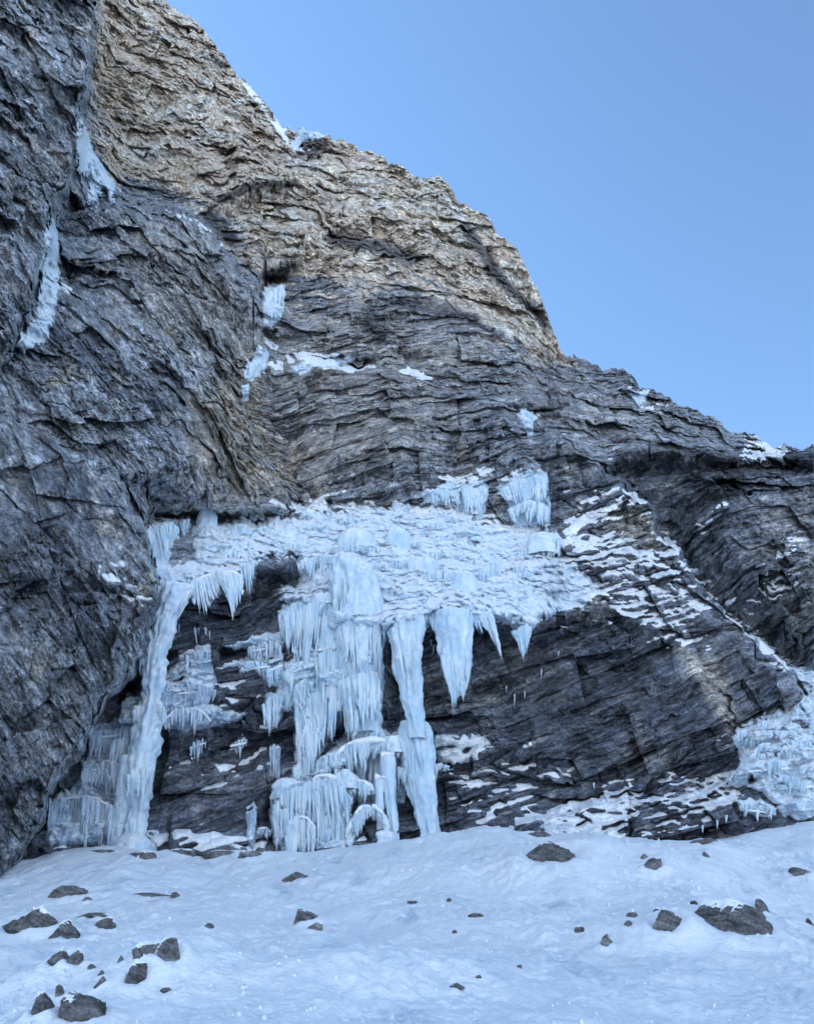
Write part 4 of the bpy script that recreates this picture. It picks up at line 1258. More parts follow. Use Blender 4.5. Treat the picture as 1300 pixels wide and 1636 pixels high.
def loft(label, path, Y, mat=None, name='ice_column', cat='ice column', parent=None, seed=0, flute=0.16, depth=0.8, dome=0.0, S=56, lump=0.12, group=None, tipped=False, fringe=None, nic=0):
    """solid fluted ice body; path = [(left px, right px, py), ...] from top to foot, standing Y metres north"""
    pa = np.array(path, float)
    Ys = np.interp(pa[:, 2], [pa[0, 2], pa[-1, 2]], Y) if not np.isscalar(Y) else np.full(len(pa), float(Y))
    n = int((pa[-1, 2] - pa[0, 2]) / 1.6) + 2
    yy = np.linspace(pa[0, 2], pa[-1, 2], n)
    k = 9
    def sm(v):
        a = np.interp(yy, pa[:, 2], v)
        return blur(np.repeat(a[:, None], 1, 1), min(k, n // 6), axis=0)[:, 0]
    xl, xr, Yv = sm(pa[:, 0]), sm(pa[:, 1]), sm(Ys)
    Cc = ray_pts((xl + xr) / 2, yy, Yv).astype(float)
    A = ray_pts(xl, yy, Yv); B = ray_pts(xr, yy, Yv)
    hw = np.abs(B[:, 0] - A[:, 0]) / 2
    tt = (yy - yy[0])
    if dome:
        hw = hw * np.sqrt(np.clip(1 - (1 - np.clip(tt / dome, 0, 1)) ** 2, 0.0, 1))
    if tipped:
        hw = hw * np.sqrt(np.clip((yy[-1] - yy) / 30, 0, 1))
    an = np.linspace(0, 2 * math.pi, S, endpoint=False)
    V = np.empty((n, S, 3), np.float32)
    ca, sa = np.cos(an), np.sin(an)
    V[..., 0] = Cc[:, 0:1] + hw[:, None] * ca; V[..., 1] = Cc[:, 1:2] + depth * hw[:, None] * sa; V[..., 2] = Cc[:, 2:3]
    mu = Cc.mean(0)
    # the flutes follow the body, not the world, so they narrow with it
    hm = hw.max()
    Qf = np.stack([hm * ca[None] * np.ones((n, 1)), hm * sa[None] * np.ones((n, 1)), Cc[:, 2:3] * 0.16 * np.ones((1, S))], -1).astype(np.float32)
    f1 = 1 - 2 * np.abs(noise(Qf, 1.9, seed + 1)); f2 = 1 - 2 * np.abs(noise(Qf, 4.6, seed + 2))
    f3 = noise(V, 1.1, seed + 3); f4 = noise(V, 3.4, seed + 4); f5 = noise(V * np.float32([1, 1, .35]), 7.0, seed + 6)
    dr = flute * f1 + 0.45 * flute * f2 + lump * f3 + 0.5 * lump * f4 + 0.25 * lump * f5
    ed = np.minimum(1, hw / (0.4 * hm + 1e-6))[:, None]
    V[..., 0] += dr * ca * ed; V[..., 1] += dr * sa * ed
    ii = np.arange(n * S).reshape(n, S)
    a = ii[:-1]; b = ii[1:]
    q = np.stack([a, np.roll(a, -1, 1), np.roll(b, -1, 1), b], -1).reshape(-1, 4)[:, ::-1]
    o = mesh_obj(name, V.reshape(-1, 3), q, mat or M_ICE, parent)
    if parent is None: tag(o, label, cat, group)
    return o


GP_ = 'ice curtains of the frozen fall'
# --- left part of the terrace
curtain('slim ice curtain in the rock corner at the far left of the terrace', [(238, 843), (285, 832)], [(248, 905), (268, 912), (272, 885), (284, 862)], r=4, rag=.3, group=GP_)
curtain('short pointed ice cone beside the slim corner curtain', [(289, 834), (303, 830)], [(292, 862), (299, 850)], r=4, nic=1, group=GP_)
loft('small ice column rising at the top left of the terrace', [(322, 340, 809), (320, 344, 825), (316, 346, 855), (312, 350, 900)], 53.0, M_FROST, seed=61, flute=.12, dome=8)
curtain('block shaped ice curtain left of the small black hole', [(318, 842), (340, 838)], [(314, 905), (341, 900)], r=6, rag=.1, nic=2, group=GP_)
curtain('wide smooth ice curtain right of the small black hole', [(349, 845), (402, 838)], [(350, 897), (385, 900), (400, 880)], r=7, rag=.15, nic=2, cap=.22, group=GP_)
curtain('broad pale fringe of icicles below the left terrace step', [(300, 930), (335, 918), (386, 908)], [(303, 960), (320, 988), (331, 995), (344, 975), (356, 948), (366, 962), (377, 1000), (386, 955)], r=5, gap=2.8, rag=.35, nic=10, cap=.25, mat=M_FROST, group=GP_)
curtain('short ice fringe just right of the broad pale fringe', [(385, 903), (408, 897)], [(388, 942), (401, 955), (407, 930)], r=4, rag=.3, nic=3, cap=.15, group=GP_)
curtain('two short icicles hanging in the dark recess beneath the pale fringe', [(304, 1002), (330, 1000)], [(306, 1040), (318, 1048), (330, 1020)], r=2.6, gap=8, rag=.3, nic=1, sub=0, glaze=0, mat=M_GREY, name='icicle_cluster', cat='icicles')
# --- great left pillar
pl = loft('tallest slender ice pillar standing free at the left, from terrace down to the snow',
          [(262, 312, 932), (254, 300, 955), (248, 280, 985), (243, 268, 1020), (237, 262, 1060), (231, 256, 1105), (226, 258, 1125), (220, 256, 1150), (215, 250, 1180), (207, 246, 1215), (202, 243, 1240), (204, 236, 1290), (206, 224, 1338), (202, 230, 1364)],
          45.6, M_FROST, 'ice_pillar', 'ice pillar', seed=5, flute=0.18, lump=0.22, dome=10)
curtain('', [(270, 950), (306, 938)], [(254, 1044), (268, 1010), (292, 980)], r=4, gap=2.6, rag=.4, parent=pl, name='ragged_edge', Y=45.5, nic=0, mat=M_FROST)
curtain('', [(214, 1128), (262, 1124)], [(214, 1160), (262, 1166)], r=4, gap=3, rag=.5, parent=pl, name='ice_collar', Y=45.3, nic=0, mat=M_FROST)
curtain('', [(204, 1230), (243, 1222)], [(204, 1300), (224, 1322), (238, 1290)], r=4, gap=3, rag=.5, parent=pl, name='lower_fringe', Y=45.0, nic=0, mat=M_FROST)
loft('short ice leg splitting off at the foot of the tallest slender pillar', [(196, 214, 1205), (190, 208, 1250), (182, 202, 1290), (176, 197, 1345), (172, 202, 1366)], 45.5, M_FROST, 'ice_stalk', 'ice stalk', seed=8, flute=.08, dome=8)
# --- blue steps left of it
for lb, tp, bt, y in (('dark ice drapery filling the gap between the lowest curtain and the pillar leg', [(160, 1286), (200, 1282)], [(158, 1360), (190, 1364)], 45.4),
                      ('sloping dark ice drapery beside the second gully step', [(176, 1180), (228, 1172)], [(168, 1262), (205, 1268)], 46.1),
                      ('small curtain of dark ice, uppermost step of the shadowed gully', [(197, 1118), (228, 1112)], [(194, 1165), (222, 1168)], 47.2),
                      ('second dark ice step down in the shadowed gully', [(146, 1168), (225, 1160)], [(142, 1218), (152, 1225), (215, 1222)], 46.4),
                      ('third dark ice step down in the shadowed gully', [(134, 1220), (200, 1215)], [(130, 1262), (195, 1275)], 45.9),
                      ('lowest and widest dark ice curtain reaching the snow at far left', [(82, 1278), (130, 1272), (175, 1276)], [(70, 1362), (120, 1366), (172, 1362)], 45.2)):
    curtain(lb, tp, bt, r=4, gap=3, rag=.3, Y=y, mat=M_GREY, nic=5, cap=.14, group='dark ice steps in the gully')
# --- grey apron right of it
for lb, tp, bt in (('pale fringe on the upper edge of the thin grey apron', [(288, 1052), (335, 1035)], [(290, 1085), (335, 1070)]),
                   ('middle fringe of the thin grey apron', [(258, 1100), (345, 1092)], [(258, 1130), (300, 1128), (340, 1122)]),
                   ('lowest fringe of the thin grey apron with rounded snow top', [(262, 1140), (310, 1128), (338, 1142)], [(262, 1172), (300, 1165), (312, 1178), (330, 1160)]),
                   ('lone tuft of icicles on dark rock below the thin grey apron', [(305, 1188), (330, 1180)], [(306, 1232), (318, 1215), (328, 1210)]),
                   ('fringe under the upper thin ledge left of the central fall', [(395, 1032), (450, 1022)], [(398, 1060), (425, 1085), (430, 1060), (450, 1078)]),
                   ('sparse fringe under the lower thin ledge left of the central fall', [(382, 1062), (432, 1055)], [(384, 1078), (415, 1080), (430, 1104)]),
                   ('spindly icicles left of the wide capped curtain', [(425, 1068), (452, 1056)], [(427, 1100), (440, 1110), (452, 1100)])):
    curtain(lb, tp, bt, r=2.8, gap=3.6, rag=.55, nic=4, cap=.13, mat=M_GREY if 'grey' in lb else M_ICE, group='fringes on the thin ledges', drape=True, glaze=0 if 'tuft' in lb else 6)
# --- central fall
C_ = [
    ('ragged fringe on the upper left rim of the central fall', [(476, 896), (528, 884)], [(478, 922), (500, 930), (526, 915)], 4, .5, 51.2, 0),
    ('small ice fringe in the middle of the terrace', [(526, 872), (592, 866)], [(530, 890), (590, 886)], 4, .4, 52.0, 0),
    ('left shoulder curtain of the central fall', [(446, 974), (485, 960), (520, 952)], [(448, 1030), (460, 1058), (468, 1035), (480, 1045), (500, 1000), (520, 1020)], 4.5, .4, 47.9, 0),
    ('inner curtain between left shoulder and main column', [(482, 985), (545, 960)], [(484, 1062), (500, 1068), (545, 1070)], 6, .2, 47.8, .0),
    ('narrow right hand fringe of the main column', [(572, 928), (622, 922)], [(573, 988), (585, 995), (600, 985), (612, 958), (622, 945)], 4, .35, 48.6, 0),
    ('short icicles right under the lip beside the main column', [(588, 1000), (625, 996)], [(590, 1060), (605, 1045), (615, 1025), (624, 1015)], 4, .4, 46.2, .0),
    ('wide snow capped curtain, upper left tier of the central fall', [(452, 1066), (490, 1058), (548, 1062)], [(454, 1098), (470, 1112), (500, 1106), (546, 1108)], 5, .35, 47.2, .38),
    ('snow capped curtain half way down the central fall, on its right', [(514, 1082), (540, 1074), (562, 1072)], [(515, 1180), (527, 1205), (536, 1165), (548, 1150), (562, 1140)], 5, .3, 46.6, .38),
    ('long pointed curtain, middle left of the central fall', [(472, 1108), (520, 1106)], [(474, 1232), (485, 1225), (505, 1232), (520, 1200)], 5.5, .3, 46.9, .0),
    ('bent fringe under the jutting left ledge of the central fall', [(420, 1118), (445, 1108), (475, 1108)], [(424, 1168), (438, 1190), (446, 1150), (475, 1132)], 3.5, .45, 47.5, 0),
    ('ragged foot of the main column over the dark hollow', [(553, 1110), (606, 1105)], [(556, 1178), (566, 1172), (580, 1160), (606, 1162)], 5, .3, 46.3, .0),
    ('ice curtain left of the tall hanging cones under the lip', [(668, 982), (698, 978)], [(670, 1015), (680, 1008), (690, 1000), (697, 1018)], 4, .4, 46.2, .0),
    ('slanting curtain right of the fat hanging cone', [(752, 980), (785, 978)], [(770, 1020), (778, 1005), (790, 1030), (801, 1054)], 5, .35, 47.2, .0),
    ('small hanging curtain inside the dark notch of the terrace', [(808, 938), (850, 932)], [(812, 960), (824, 980), (832, 955), (848, 975)], 4, .4, 50.6, .12),
    ('isolated spiky icicle cluster hanging from the right lip', [(818, 1005), (848, 998)], [(830, 1030), (838, 1055), (844, 1065), (846, 1020)], 4.5, .35, 48.8, .0),
    ('curtain on the left side of the snowy hump above the cones', [(664, 918), (722, 906)], [(668, 955), (700, 952), (720, 945)], 4, .35, 49.8, 0),
    ('narrow fringe beside the hump on the terrace right of centre', [(765, 905), (800, 898)], [(768, 935), (786, 942), (798, 930)], 4, .4, 51.2, 0),
    ('right end curtain of the terrace above the dusted rocks', [(862, 860), (895, 862)], [(866, 890), (893, 892)], 5, .3, 54.6, 0),
    ('draped ice tongue curtain over the right terrace rock', [(735, 776), (778, 778)], [(742, 822), (768, 832), (778, 800)], 5.5, .25, 58.0, 0),
    ('thin fringe at the left of the draped ice tongue', [(676, 790), (735, 780)], [(680, 805), (700, 812), (734, 808)], 3.5, .5, 58.2, 0),
    ('upper tier of the ice curtains right above the terrace', [(798, 776), (835, 765), (872, 758)], [(815, 806), (835, 812), (872, 808)], 5, .25, 57.9, 0),
    ('lower tier of the ice curtains right above the terrace', [(815, 804), (876, 802)], [(820, 842), (834, 822), (845, 840), (877, 840)], 5, .3, 57.5, 0),
]
for lb, tp, bt, r_, rg, y, cp in C_:
    curtain(lb, tp, bt, r=r_, gap=3.2, rag=rg, Y=y, cap=cp or None, nic=6, group=GP_)
mc = loft('massive main ice column in the middle of the central fall', [(530, 575, 884), (528, 582, 905), (532, 600, 925), (536, 606, 960), (540, 610, 1000), (543, 608, 1050), (548, 607, 1100), (554, 606, 1140), (560, 600, 1172)],
     47.2, M_ICE, seed=15, flute=.24, lump=.2, dome=22, depth=.9)
curtain('', [(538, 990), (608, 985)], [(552, 1090), (575, 1125), (608, 1095)], r=5, gap=3.2, rag=.5, parent=mc, name='upper_drapery', Y=46.0, nic=0)
curtain('', [(545, 1080), (608, 1075)], [(556, 1180), (572, 1165), (585, 1178), (606, 1160)], r=5, gap=3, rag=.35, parent=mc, name='lower_drapery', Y=46.0, nic=6)
curtain('', [(533, 925), (575, 918)], [(538, 1010), (575, 1000)], r=5, gap=3.2, rag=.5, parent=mc, name='crown_drapery', Y=46.1, nic=0)
loft('left flank column joined to the massive main ice column', [(500, 545, 950), (498, 552, 975), (504, 552, 1020), (508, 556, 1070), (512, 556, 1105)], 47.6, M_ICE, seed=19, flute=.2, dome=14)
for lb, tp, bt, y in (('pale middle curtain filling the tier left of the flank column', [(470, 1000), (510, 990)], [(472, 1068), (492, 1072), (510, 1066)], 47.7),
                      ('curtain hanging just under the wide snow capped upper tier', [(470, 1090), (515, 1085)], [(474, 1150), (495, 1140), (515, 1160)], 47.0),
                      ('thick icicles hanging from the right side of the half way tier', [(540, 1085), (562, 1085)], [(542, 1150), (552, 1172), (560, 1190)], 46.6),
                      ('deep blue curtain at the bottom left of the central fall', [(474, 1170), (506, 1165)], [(478, 1240), (492, 1232), (504, 1245)], 46.8),
                      ('low curtain standing on the humped bank under the central fall', [(470, 1222), (498, 1205)], [(470, 1262), (496, 1252)], 46.9)):
    curtain(lb, tp, bt, r=5, gap=3, rag=.3, Y=y, nic=4, group=GP_)
loft('rounded smooth ice hump standing on the upper terrace', [(618, 645, 843), (617, 655, 858), (617, 664, 875), (616, 668, 895)], 54.4, M_ICE, 'ice_hump', 'ice hump', seed=23, flute=.06, lump=.12, dome=14, group='rounded ice humps on the terrace')
loft('rounded bulging ice hump above the fat hanging cone', [(724, 757, 913), (721, 762, 930), (719, 762, 950), (717, 764, 976)], 49.3, M_ICE, 'ice_hump', 'ice hump', seed=25, flute=.1, lump=.14, dome=16, group='rounded ice humps on the terrace')
loft('low broad ice hump on the terrace left above the main column', [(545, 590, 846), (540, 600, 862), (538, 604, 884)], 54.2, M_FROST, 'ice_hump', 'ice hump', seed=27, flute=.1, lump=.16, dome=16, group='rounded ice humps on the terrace')
loft('frosty ice hump on the terrace between the two smooth humps', [(655, 690, 890), (650, 700, 905), (650, 704, 925)], 51.8, M_FROST, 'ice_hump', 'ice hump', seed=29, flute=.1, lump=.16, dome=14, group='rounded ice humps on the terrace')
loft('shallow ice hump at the right end of the terrace', [(845, 882, 852), (842, 890, 868), (840, 893, 890)], 55.2, M_FROST, 'ice_hump', 'ice hump', seed=31, flute=.12, lump=.16, dome=14, group='rounded ice humps on the terrace')
curtain('long thin strands of ice running down over all tiers of the central fall', [(455, 975), (520, 960), (545, 950)], [(462, 1060), (480, 1180), (505, 1215), (548, 1190)], r=3.2, gap=2.6, rag=.75, Y=46.9, nic=8, sub=1.3, glaze=0, name='ice_strands', cat='ice strands')
curtain('dense spiky strands in the gap between the half way tier and the column', [(505, 1040), (560, 1035)], [(510, 1130), (530, 1195), (558, 1170)], r=3, gap=2.6, rag=.6, Y=46.5, nic=6, sub=1.2, glaze=0, name='ice_strands', cat='ice strands')
# hanging cones
lc = loft('long narrowing ice cone whose tip meets the lower pillar', [(628, 672, 980), (624, 680, 992), (626, 672, 1020), (630, 669, 1050), (636, 670, 1085), (645, 672, 1120), (655, 675, 1150), (660, 678, 1180)],
     46.0, M_ICE, 'hanging_ice_cone', 'hanging ice', seed=33, flute=.15, lump=.12, dome=10)
curtain('', [(626, 1000), (660, 996)], [(650, 1120), (655, 1142), (668, 1130)], r=3.6, gap=3, rag=.6, parent=lc, name='surface_icicles', Y=45.3, nic=0)
fc = loft('fat ragged ice cone hanging free, right of the long one', [(700, 748, 974), (696, 752, 985), (698, 751, 1010), (703, 750, 1035), (709, 749, 1060), (716, 748, 1085), (722, 746, 1110)], 46.3, M_ICE, 'hanging_ice_cone', 'hanging ice', seed=37, flute=.17, lump=.12, dome=10, tipped=True)
curtain('', [(706, 1040), (750, 1040)], [(720, 1118), (730, 1146), (736, 1120), (741, 1128), (749, 1100)], r=4.6, gap=2.2, rag=.22, parent=fc, name='ragged_tips', Y=45.8, nic=6, sub=1.5)
lp = loft('tall lower ice pillar rising from the snow to meet the cone', [(645, 672, 1148), (640, 684, 1160), (638, 690, 1180), (643, 692, 1210), (650, 692, 1240), (657, 693, 1270), (668, 697, 1305), (677, 700, 1345)],
     46.9, M_ICE, 'ice_pillar', 'ice pillar', seed=41, flute=.17, lump=.12, dome=14)
curtain('', [(638, 1178), (664, 1165)], [(662, 1255), (672, 1312), (682, 1290)], r=3.8, gap=2.6, rag=.5, parent=lp, name='side_fringe', Y=46.1, nic=4)
# --- bank at the foot
F_ = [
    ('rounded snowy ice mound in the middle above the foot bank', [(562, 1168), (588, 1150), (618, 1172)], [(562, 1200), (616, 1196)], 5, .3, 47.0, .32, M_ICE),
    ('icicle fringe under the snowy arch of the foot bank', [(535, 1196), (570, 1182), (640, 1182)], [(538, 1225), (560, 1240), (575, 1248), (600, 1215), (640, 1228)], 3.6, .5, 46.6, .34, M_ICE),
    ('domed ice curtain, largest of the foot bank', [(492, 1250), (512, 1234), (552, 1250)], [(490, 1362), (520, 1370), (552, 1366)], 6, .2, 46.1, .38, M_ICE),
    ('left shoulder fringe of the foot bank', [(438, 1268), (470, 1252), (492, 1246)], [(440, 1312), (470, 1325), (490, 1330)], 4, .35, 46.3, .24, M_GREY),
    ('barrel shaped frosty curtain at the bottom left of the foot bank', [(458, 1312), (480, 1302), (502, 1312)], [(458, 1376), (502, 1374)], 4, .12, 45.4, .22, M_FROST),
    ('ice drape leaning right of the barrel shaped curtain', [(505, 1262), (530, 1270)], [(508, 1360), (534, 1356)], 5, .15, 45.7, 0, M_FROST),
    ('small snowy saddle of ice right of the domed curtain', [(554, 1250), (572, 1244), (598, 1256)], [(556, 1290), (575, 1282), (596, 1278)], 4, .45, 46.4, .28, M_ICE),
    ('knobbly snow topped ice arch near the ground, its left leg', [(552, 1330), (575, 1288), (592, 1282)], [(549, 1356), (562, 1354), (590, 1312)], 4, .3, 45.9, .4, M_FROST),
    ('knobbly snow topped ice arch near the ground, its right leg', [(592, 1282), (612, 1300), (620, 1312)], [(594, 1315), (612, 1325), (618, 1348)], 4, .35, 45.9, .36, M_FROST),
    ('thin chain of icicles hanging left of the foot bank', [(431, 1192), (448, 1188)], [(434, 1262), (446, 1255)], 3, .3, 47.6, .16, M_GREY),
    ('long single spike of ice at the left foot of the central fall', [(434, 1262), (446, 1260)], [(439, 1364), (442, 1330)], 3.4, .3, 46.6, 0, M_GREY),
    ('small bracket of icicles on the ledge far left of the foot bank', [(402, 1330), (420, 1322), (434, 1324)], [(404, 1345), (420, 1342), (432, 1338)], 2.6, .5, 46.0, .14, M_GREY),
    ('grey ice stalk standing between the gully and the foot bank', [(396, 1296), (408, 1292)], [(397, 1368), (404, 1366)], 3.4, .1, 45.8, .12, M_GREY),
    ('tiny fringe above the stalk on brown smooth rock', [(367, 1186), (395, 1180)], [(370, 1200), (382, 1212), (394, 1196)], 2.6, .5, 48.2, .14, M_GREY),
    ('fringe hanging from the snow bench right of the lower pillar', [(690, 1222), (722, 1222)], [(694, 1250), (700, 1240), (720, 1230)], 3, .5, 47.4, 0, M_ICE),
    ('little fringe of icicles under the arch beside the lower pillar', [(632, 1228), (648, 1226)], [(636, 1262), (645, 1260)], 3, .4, 46.8, .16, M_ICE),
]
for lb, tp, bt, r_, rg, y, cp, m_ in F_:
    curtain(lb, tp, bt, r=r_, gap=3.0, rag=rg, Y=y, cap=cp or None, nic=5, mat=m_, group='ice forms at the foot of the fall', glaze=0 if r_ < 3.3 or 'spike' in lb else 8)
for lb, pth, sd_ in (('slim ice column with a snow knob, left of the pair near the pillar', [(600, 614, 1240), (601, 612, 1275), (602, 611, 1310), (600, 613, 1366)], 51),
                     ('slim ice column right of the pair near the pillar', [(610, 628, 1204), (608, 630, 1225), (614, 631, 1260), (620, 634, 1300), (624, 637, 1362)], 53)):
    o = loft(lb, pth, 46.3, M_ICE, seed=sd_, flute=.06, lump=.06, dome=6, S=28)
    V, qq = cap_mesh([(pth[0][0] - 2, pth[0][2] + 1), (pth[0][1] + 2, pth[0][2] + 1)], 46.1, .3, sd_)
    mesh_obj('snow_cap', V, qq, M_SNOW, o)
# --- right icefall fringes
for lb, tp, bt in (('upper fringe of the stepped right icefall', [(1205, 1158), (1245, 1146)], [(1208, 1180), (1225, 1182), (1245, 1168)]),
                   ('second fringe of the stepped right icefall, far right', [(1240, 1182), (1300, 1186)], [(1244, 1202), (1298, 1210)]),
                   ('pale lobe fringe at the left margin of the right icefall', [(1172, 1172), (1205, 1166)], [(1174, 1198), (1204, 1196)]),
                   ('middle row of icicles on the right icefall', [(1190, 1222), (1262, 1216)], [(1192, 1242), (1215, 1248), (1262, 1240)]),
                   ('lower right row of icicles on the right icefall', [(1245, 1250), (1300, 1246)], [(1248, 1272), (1298, 1270)]),
                   ('bottom fringe of the right icefall over dark rock', [(1180, 1282), (1240, 1290)], [(1182, 1300), (1210, 1312), (1238, 1308)]),
                   ):
    curtain(lb, tp, bt, r=3, gap=3.4, rag=.5, nic=4, cap=.16 if 'tiny' not in lb else None, mat=M_ICE, drape=True, out=.5, group='icicle rows on the right icefall')
# --- high small pieces
curtain('cut off ice curtain under the small cave high on the face', [(424, 466), (454, 456)], [(420, 524), (436, 520), (446, 500), (453, 492)], r=5, gap=3, rag=.25, nic=4, mat=M_FROST, out=.9)
curtain('short icicles in the left corner below the cut off curtain', [(392, 590), (412, 580)], [(391, 612), (405, 604)], r=3.4, rag=.4, nic=2)
curtain('tiny hanging icefall with one long tip right of the face centre', [(828, 662), (850, 662)], [(836, 680), (848, 698)], r=3, rag=.5, nic=2)
curtain('small icefall at the skyline notch, hanging over black rock', [(478, 214), (498, 210)], [(480, 226), (496, 220)], r=2.6, rag=.4, nic=2, out=.4)
# --- thin loose icicles on the overhang
for i, (x, y, l) in enumerate(((665, 1012, 22), (692, 1030, 18), (706, 1045, 14), (688, 1022, 12), (864, 1068, 20), (892, 1040, 10), (822, 1108, 26), (808, 1095, 14), (838, 1104, 14), (948, 1250, 12), (1145, 1310, 16), (1160, 1302, 14), (276, 1002, 14), (286, 998, 18), (335, 1008, 16), (1122, 1318, 14))):
    lb = 'tiny loose icicle on the dark overhanging rock under the terrace'
    if x > 940: lb = 'tiny loose icicle on the dark rock at lower right'
    if x < 400: lb = 'tiny loose icicle in the dark recess right of the great pillar'
    if x == 822: lb = 'longest loose icicle on the dark wall below the right lip'
    if x == 864: lb = 'loose icicle on the dark wall right of the spiky cluster'
    if x == 892: lb = 'loose icicle farthest right, near the end of the lip'
    if x == 665: lb = 'loose icicle behind the long narrowing ice cone'
    if x == 1145: lb = 'loose icicle low on the rock left of the right icefall'
    if x == 948: lb = 'loose icicle above the snow streaked ledges at the foot of the wall'
    Y0 = front_Y(x, y, 6) - .1
    V, q = tubes_mesh([[x, y, x + TR.uniform(-1, 1), y + l, Y0, Y0, 0.075, 0.03, 1.2, 1.0]], 900 + i)
    tag(mesh_obj('icicle_spike', V, q, M_GREY), lb, 'icicle', {'a': 'loose icicles under the terrace', 'b': 'loose icicles at lower right', 'c': 'loose icicles right of the great pillar'}['b' if x > 940 else 'c' if x < 400 else 'a'])

for lb, pth, y_ in (('rounded ice boss between the domed curtain and the snowy arch', [(540, 566, 1228), (534, 572, 1242), (532, 576, 1262)], 46.7),
                    ('small bulge of ice at the left shoulder of the foot bank', [(444, 470, 1242), (438, 478, 1256), (436, 482, 1278)], 46.6),
                    ('ice boss where the arch meets the lower pillar', [(614, 650, 1176), (606, 654, 1190), (606, 654, 1206)], 47.0),
                    ('frozen cauliflower lump at the right leg of the knobbly arch', [(604, 624, 1326), (600, 630, 1340), (598, 632, 1362)], 45.7),
                    ('icy splash mound around the foot of the tallest pillar', [(196, 232, 1330), (184, 244, 1342), (176, 250, 1362)], 45.2)):
    loft(lb, pth, y_, M_FROST, 'ice_mound', 'ice mound', seed=int(pth[0][0]), flute=.10, lump=.28, dome=14, group='rounded ice mounds at the foot')
for lb, tp, bt, r_, y_, m_ in (('dense fine icicle drape across the front of the foot bank', [(438, 1276), (470, 1254), (520, 1242), (562, 1262)], [(440, 1330), (458, 1368), (500, 1374), (548, 1366), (562, 1320)], 3.2, 45.5, M_ICE),
                           ('fine drape filling the space behind the two slim columns', [(556, 1202), (600, 1192), (646, 1204)], [(560, 1290), (596, 1330), (645, 1300)], 3.2, 47.6, M_GREY),
                           ('dripping drape linking the snowy mound and the bank below it', [(500, 1218), (540, 1194), (568, 1190)], [(500, 1262), (535, 1272), (566, 1258)], 3.4, 46.8, M_ICE),
                           ('ragged drape over the left end of the foot bank', [(434, 1298), (470, 1290)], [(438, 1362), (468, 1370)], 3.0, 45.6, M_FROST)):
    curtain(lb, tp, bt, r=r_, gap=2.5, rag=.6, Y=y_, mat=m_, nic=8, sub=1.4, glaze=6, name='ice_drape', cat='ice drape', group='ice forms at the foot of the fall')
curtain('', [(226, 1010), (252, 1004)], [(222, 1100), (244, 1110)], r=3, gap=2.6, rag=.5, parent=pl, name='ragged_edge', Y=45.3, nic=0, mat=M_FROST, glaze=0)
# small frozen steps all over the terrace and the right icefall
def frozen_steps(root, poly, n, seed):
    R_ = random.Random(seed); c = 0
    xs = [p[0] for p in poly]; ys = [p[1] for p in poly]
    while c < n:
        x, y = R_.uniform(min(xs), max(xs)), R_.uniform(min(ys), max(ys))
        if poly_sdf(poly, np.array([[x]]), np.array([[y]]))[0, 0] < 6: continue
        c += 1
        w = R_.uniform(9, 30) * (1 if R_.random() < .8 else 1.6); h = R_.uniform(7, 20) * min(1.3, .6 + w / 40)
        Yf = float(np.min(bilin(D - ICE, np.array([x - w / 3, x, x + w / 3]), np.array([y, y, y])))) - .2
        sl = R_.uniform(-.12, .12) * w
        curtain('', [(x - w / 2, y + sl), (x, y - 1.5), (x + w / 2, y - sl)], [(x - w / 2, y + h * .8), (x, y + h), (x + w / 2, y + h * .7)], r=R_.choice([2.4, 3.2, 4.2]), gap=2.6, rag=R_.uniform(.25, .6), Y=Yf, nic=0, sub=.5,
                parent=root, name='frozen_step', mat=R_.choice([M_ICE, M_FROST, M_FROST]), glaze=5, seed=seed + c * 2)


frozen_steps(bpy.data.objects['ice_terrace'], [(330, 842), (470, 828), (600, 815), (700, 815), (800, 845), (885, 860), (900, 905), (850, 975), (700, 962), (610, 975), (570, 920), (480, 890), (400, 890), (330, 905)], 46, 700)
frozen_steps(bpy.data.objects['icefall'], [(1175, 1180), (1250, 1145), (1300, 1090), (1320, 1100), (1320, 1300), (1240, 1270), (1190, 1245)], 18, 900)

# ------------------------------------------------------------------ boulders in the snow
import bmesh


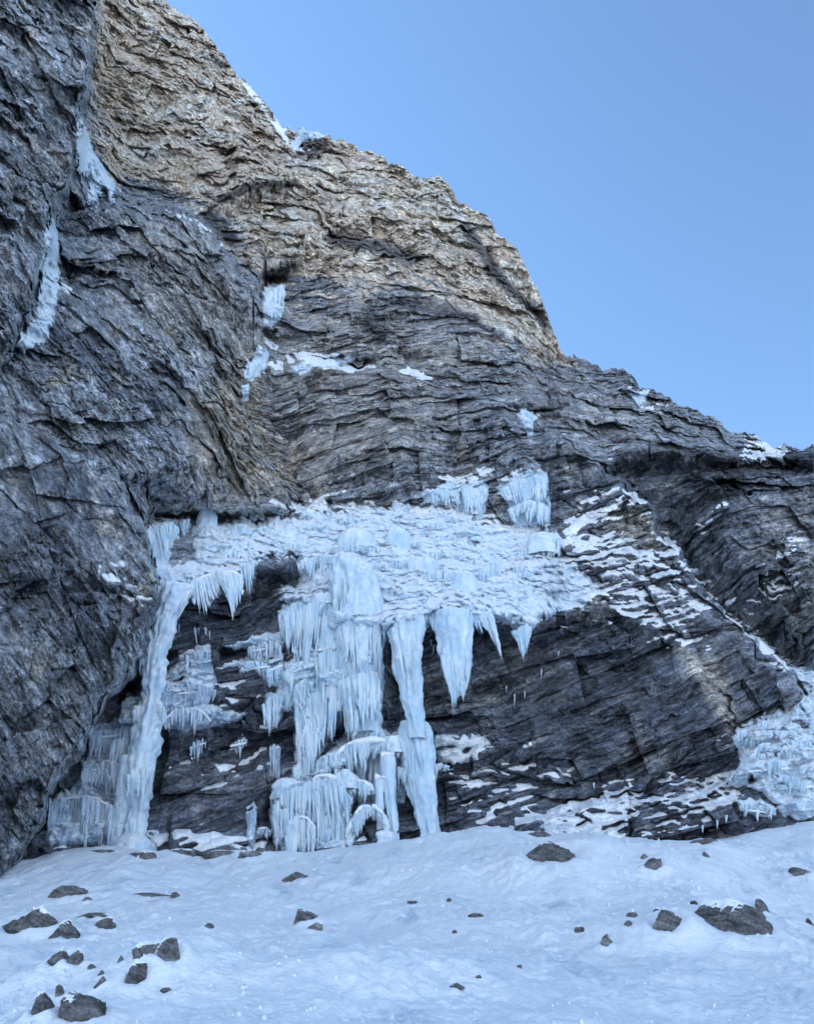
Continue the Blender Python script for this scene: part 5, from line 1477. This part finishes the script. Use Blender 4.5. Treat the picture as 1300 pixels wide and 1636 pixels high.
def boulder(px, py, w, h, label, seed, lean=0.0, flat=1.0, snowy=0.0, group='dark rocks sticking out of the snow'):
    g = B_AT[seed - 40]
    mpp = float(g[1]) / F * 1.08
    ww, hh = w * mpp, h * mpp
    bm = bmesh.new()
    bmesh.ops.create_icosphere(bm, subdivisions=5 if w > 26 else 4, radius=1.0)
    rg = np.random.default_rng(seed)
    co = np.array([v.co[:] for v in bm.verts])
    # planes cut the ball into facets
    for k in range(11):
        n = rg.normal(size=3); n /= np.linalg.norm(n)
        d = rg.uniform(0.5, 0.82)
        s_ = co @ n - d
        co -= np.maximum(s_, 0)[:, None] * n * 0.97
    co[:, 2] = np.where(co[:, 2] < 0, co[:, 2] * 0.6, co[:, 2])
    co[:, 0] *= ww * 0.62; co[:, 1] *= (ww * 0.6); co[:, 2] = co[:, 2] * hh * 1.0 + 0.12 * ww * co[:, 0] / (ww + 1e-6) * (1 if seed % 2 else -1) * min(1, hh / ww)
    Pq = (co + seed * 3.3).astype(np.float32)
    nr = co / (np.linalg.norm(co, axis=1)[:, None] + 1e-6)
    sc_ = 1 / max(0.25, ww)
    co += nr * (min(ww, 2.2 * hh) * (0.06 * fbm(Pq, 2.4 * sc_, 5, seed, 0.6, True) + 0.035 * noise(Pq * np.float32([1, 1, 3]), 9 * sc_, seed + 2)))[:, None]
    ca, sa = math.cos(lean), math.sin(lean)
    co = np.stack([co[:, 0] * ca - co[:, 2] * sa, co[:, 1], co[:, 0] * sa + co[:, 2] * ca], 1)
    for v, c in zip(bm.verts, co):
        v.co = c
    me = bpy.data.meshes.new('boulder')
    bm.to_mesh(me); bm.free()
    me.materials.append(M_BOULDER)
    o = bpy.data.objects.new('boulder', me); COL.objects.link(o)
    o.location = (float(g[0]), float(g[1]) + ww * 0.35, float(g[2]) - hh * 0.02)
    tag(o, label, 'boulder', group)
    if snowy:
        # snow lying on the back and top
        m = me.copy(); c2 = np.empty(len(m.vertices) * 3, np.float32); m.vertices.foreach_get('co', c2); c2 = c2.reshape(-1, 3)
        nn = noise(c2, 1.6 / ww, seed + 5)
        sft = (c2[:, 2] / hh) + 0.5 * nn - (1.15 - snowy)
        c2 = c2 * (1 + np.clip(sft * 0.10, -0.06, 0.05))[:, None] + np.array([0, 0.02 * ww, 0])
        c2[:, 2] += np.clip(sft, -0.2, 0.2) * 0.16 * hh
        m.vertices.foreach_set('co', c2.ravel())
        m.materials.clear(); m.materials.append(M_SNOW)
        sn = bpy.data.objects.new('snow_cap', m); COL.objects.link(sn); sn.parent = o
    return o


for i, (x, y, w_b, h_b, lb, ln, sn) in enumerate(B_):
    boulder(x, y, w_b * 1.08, h_b * 1.08, lb, 40 + i, ln * .6, 1, max(sn, 0.42) if w_b > 18 else max(sn, .2))
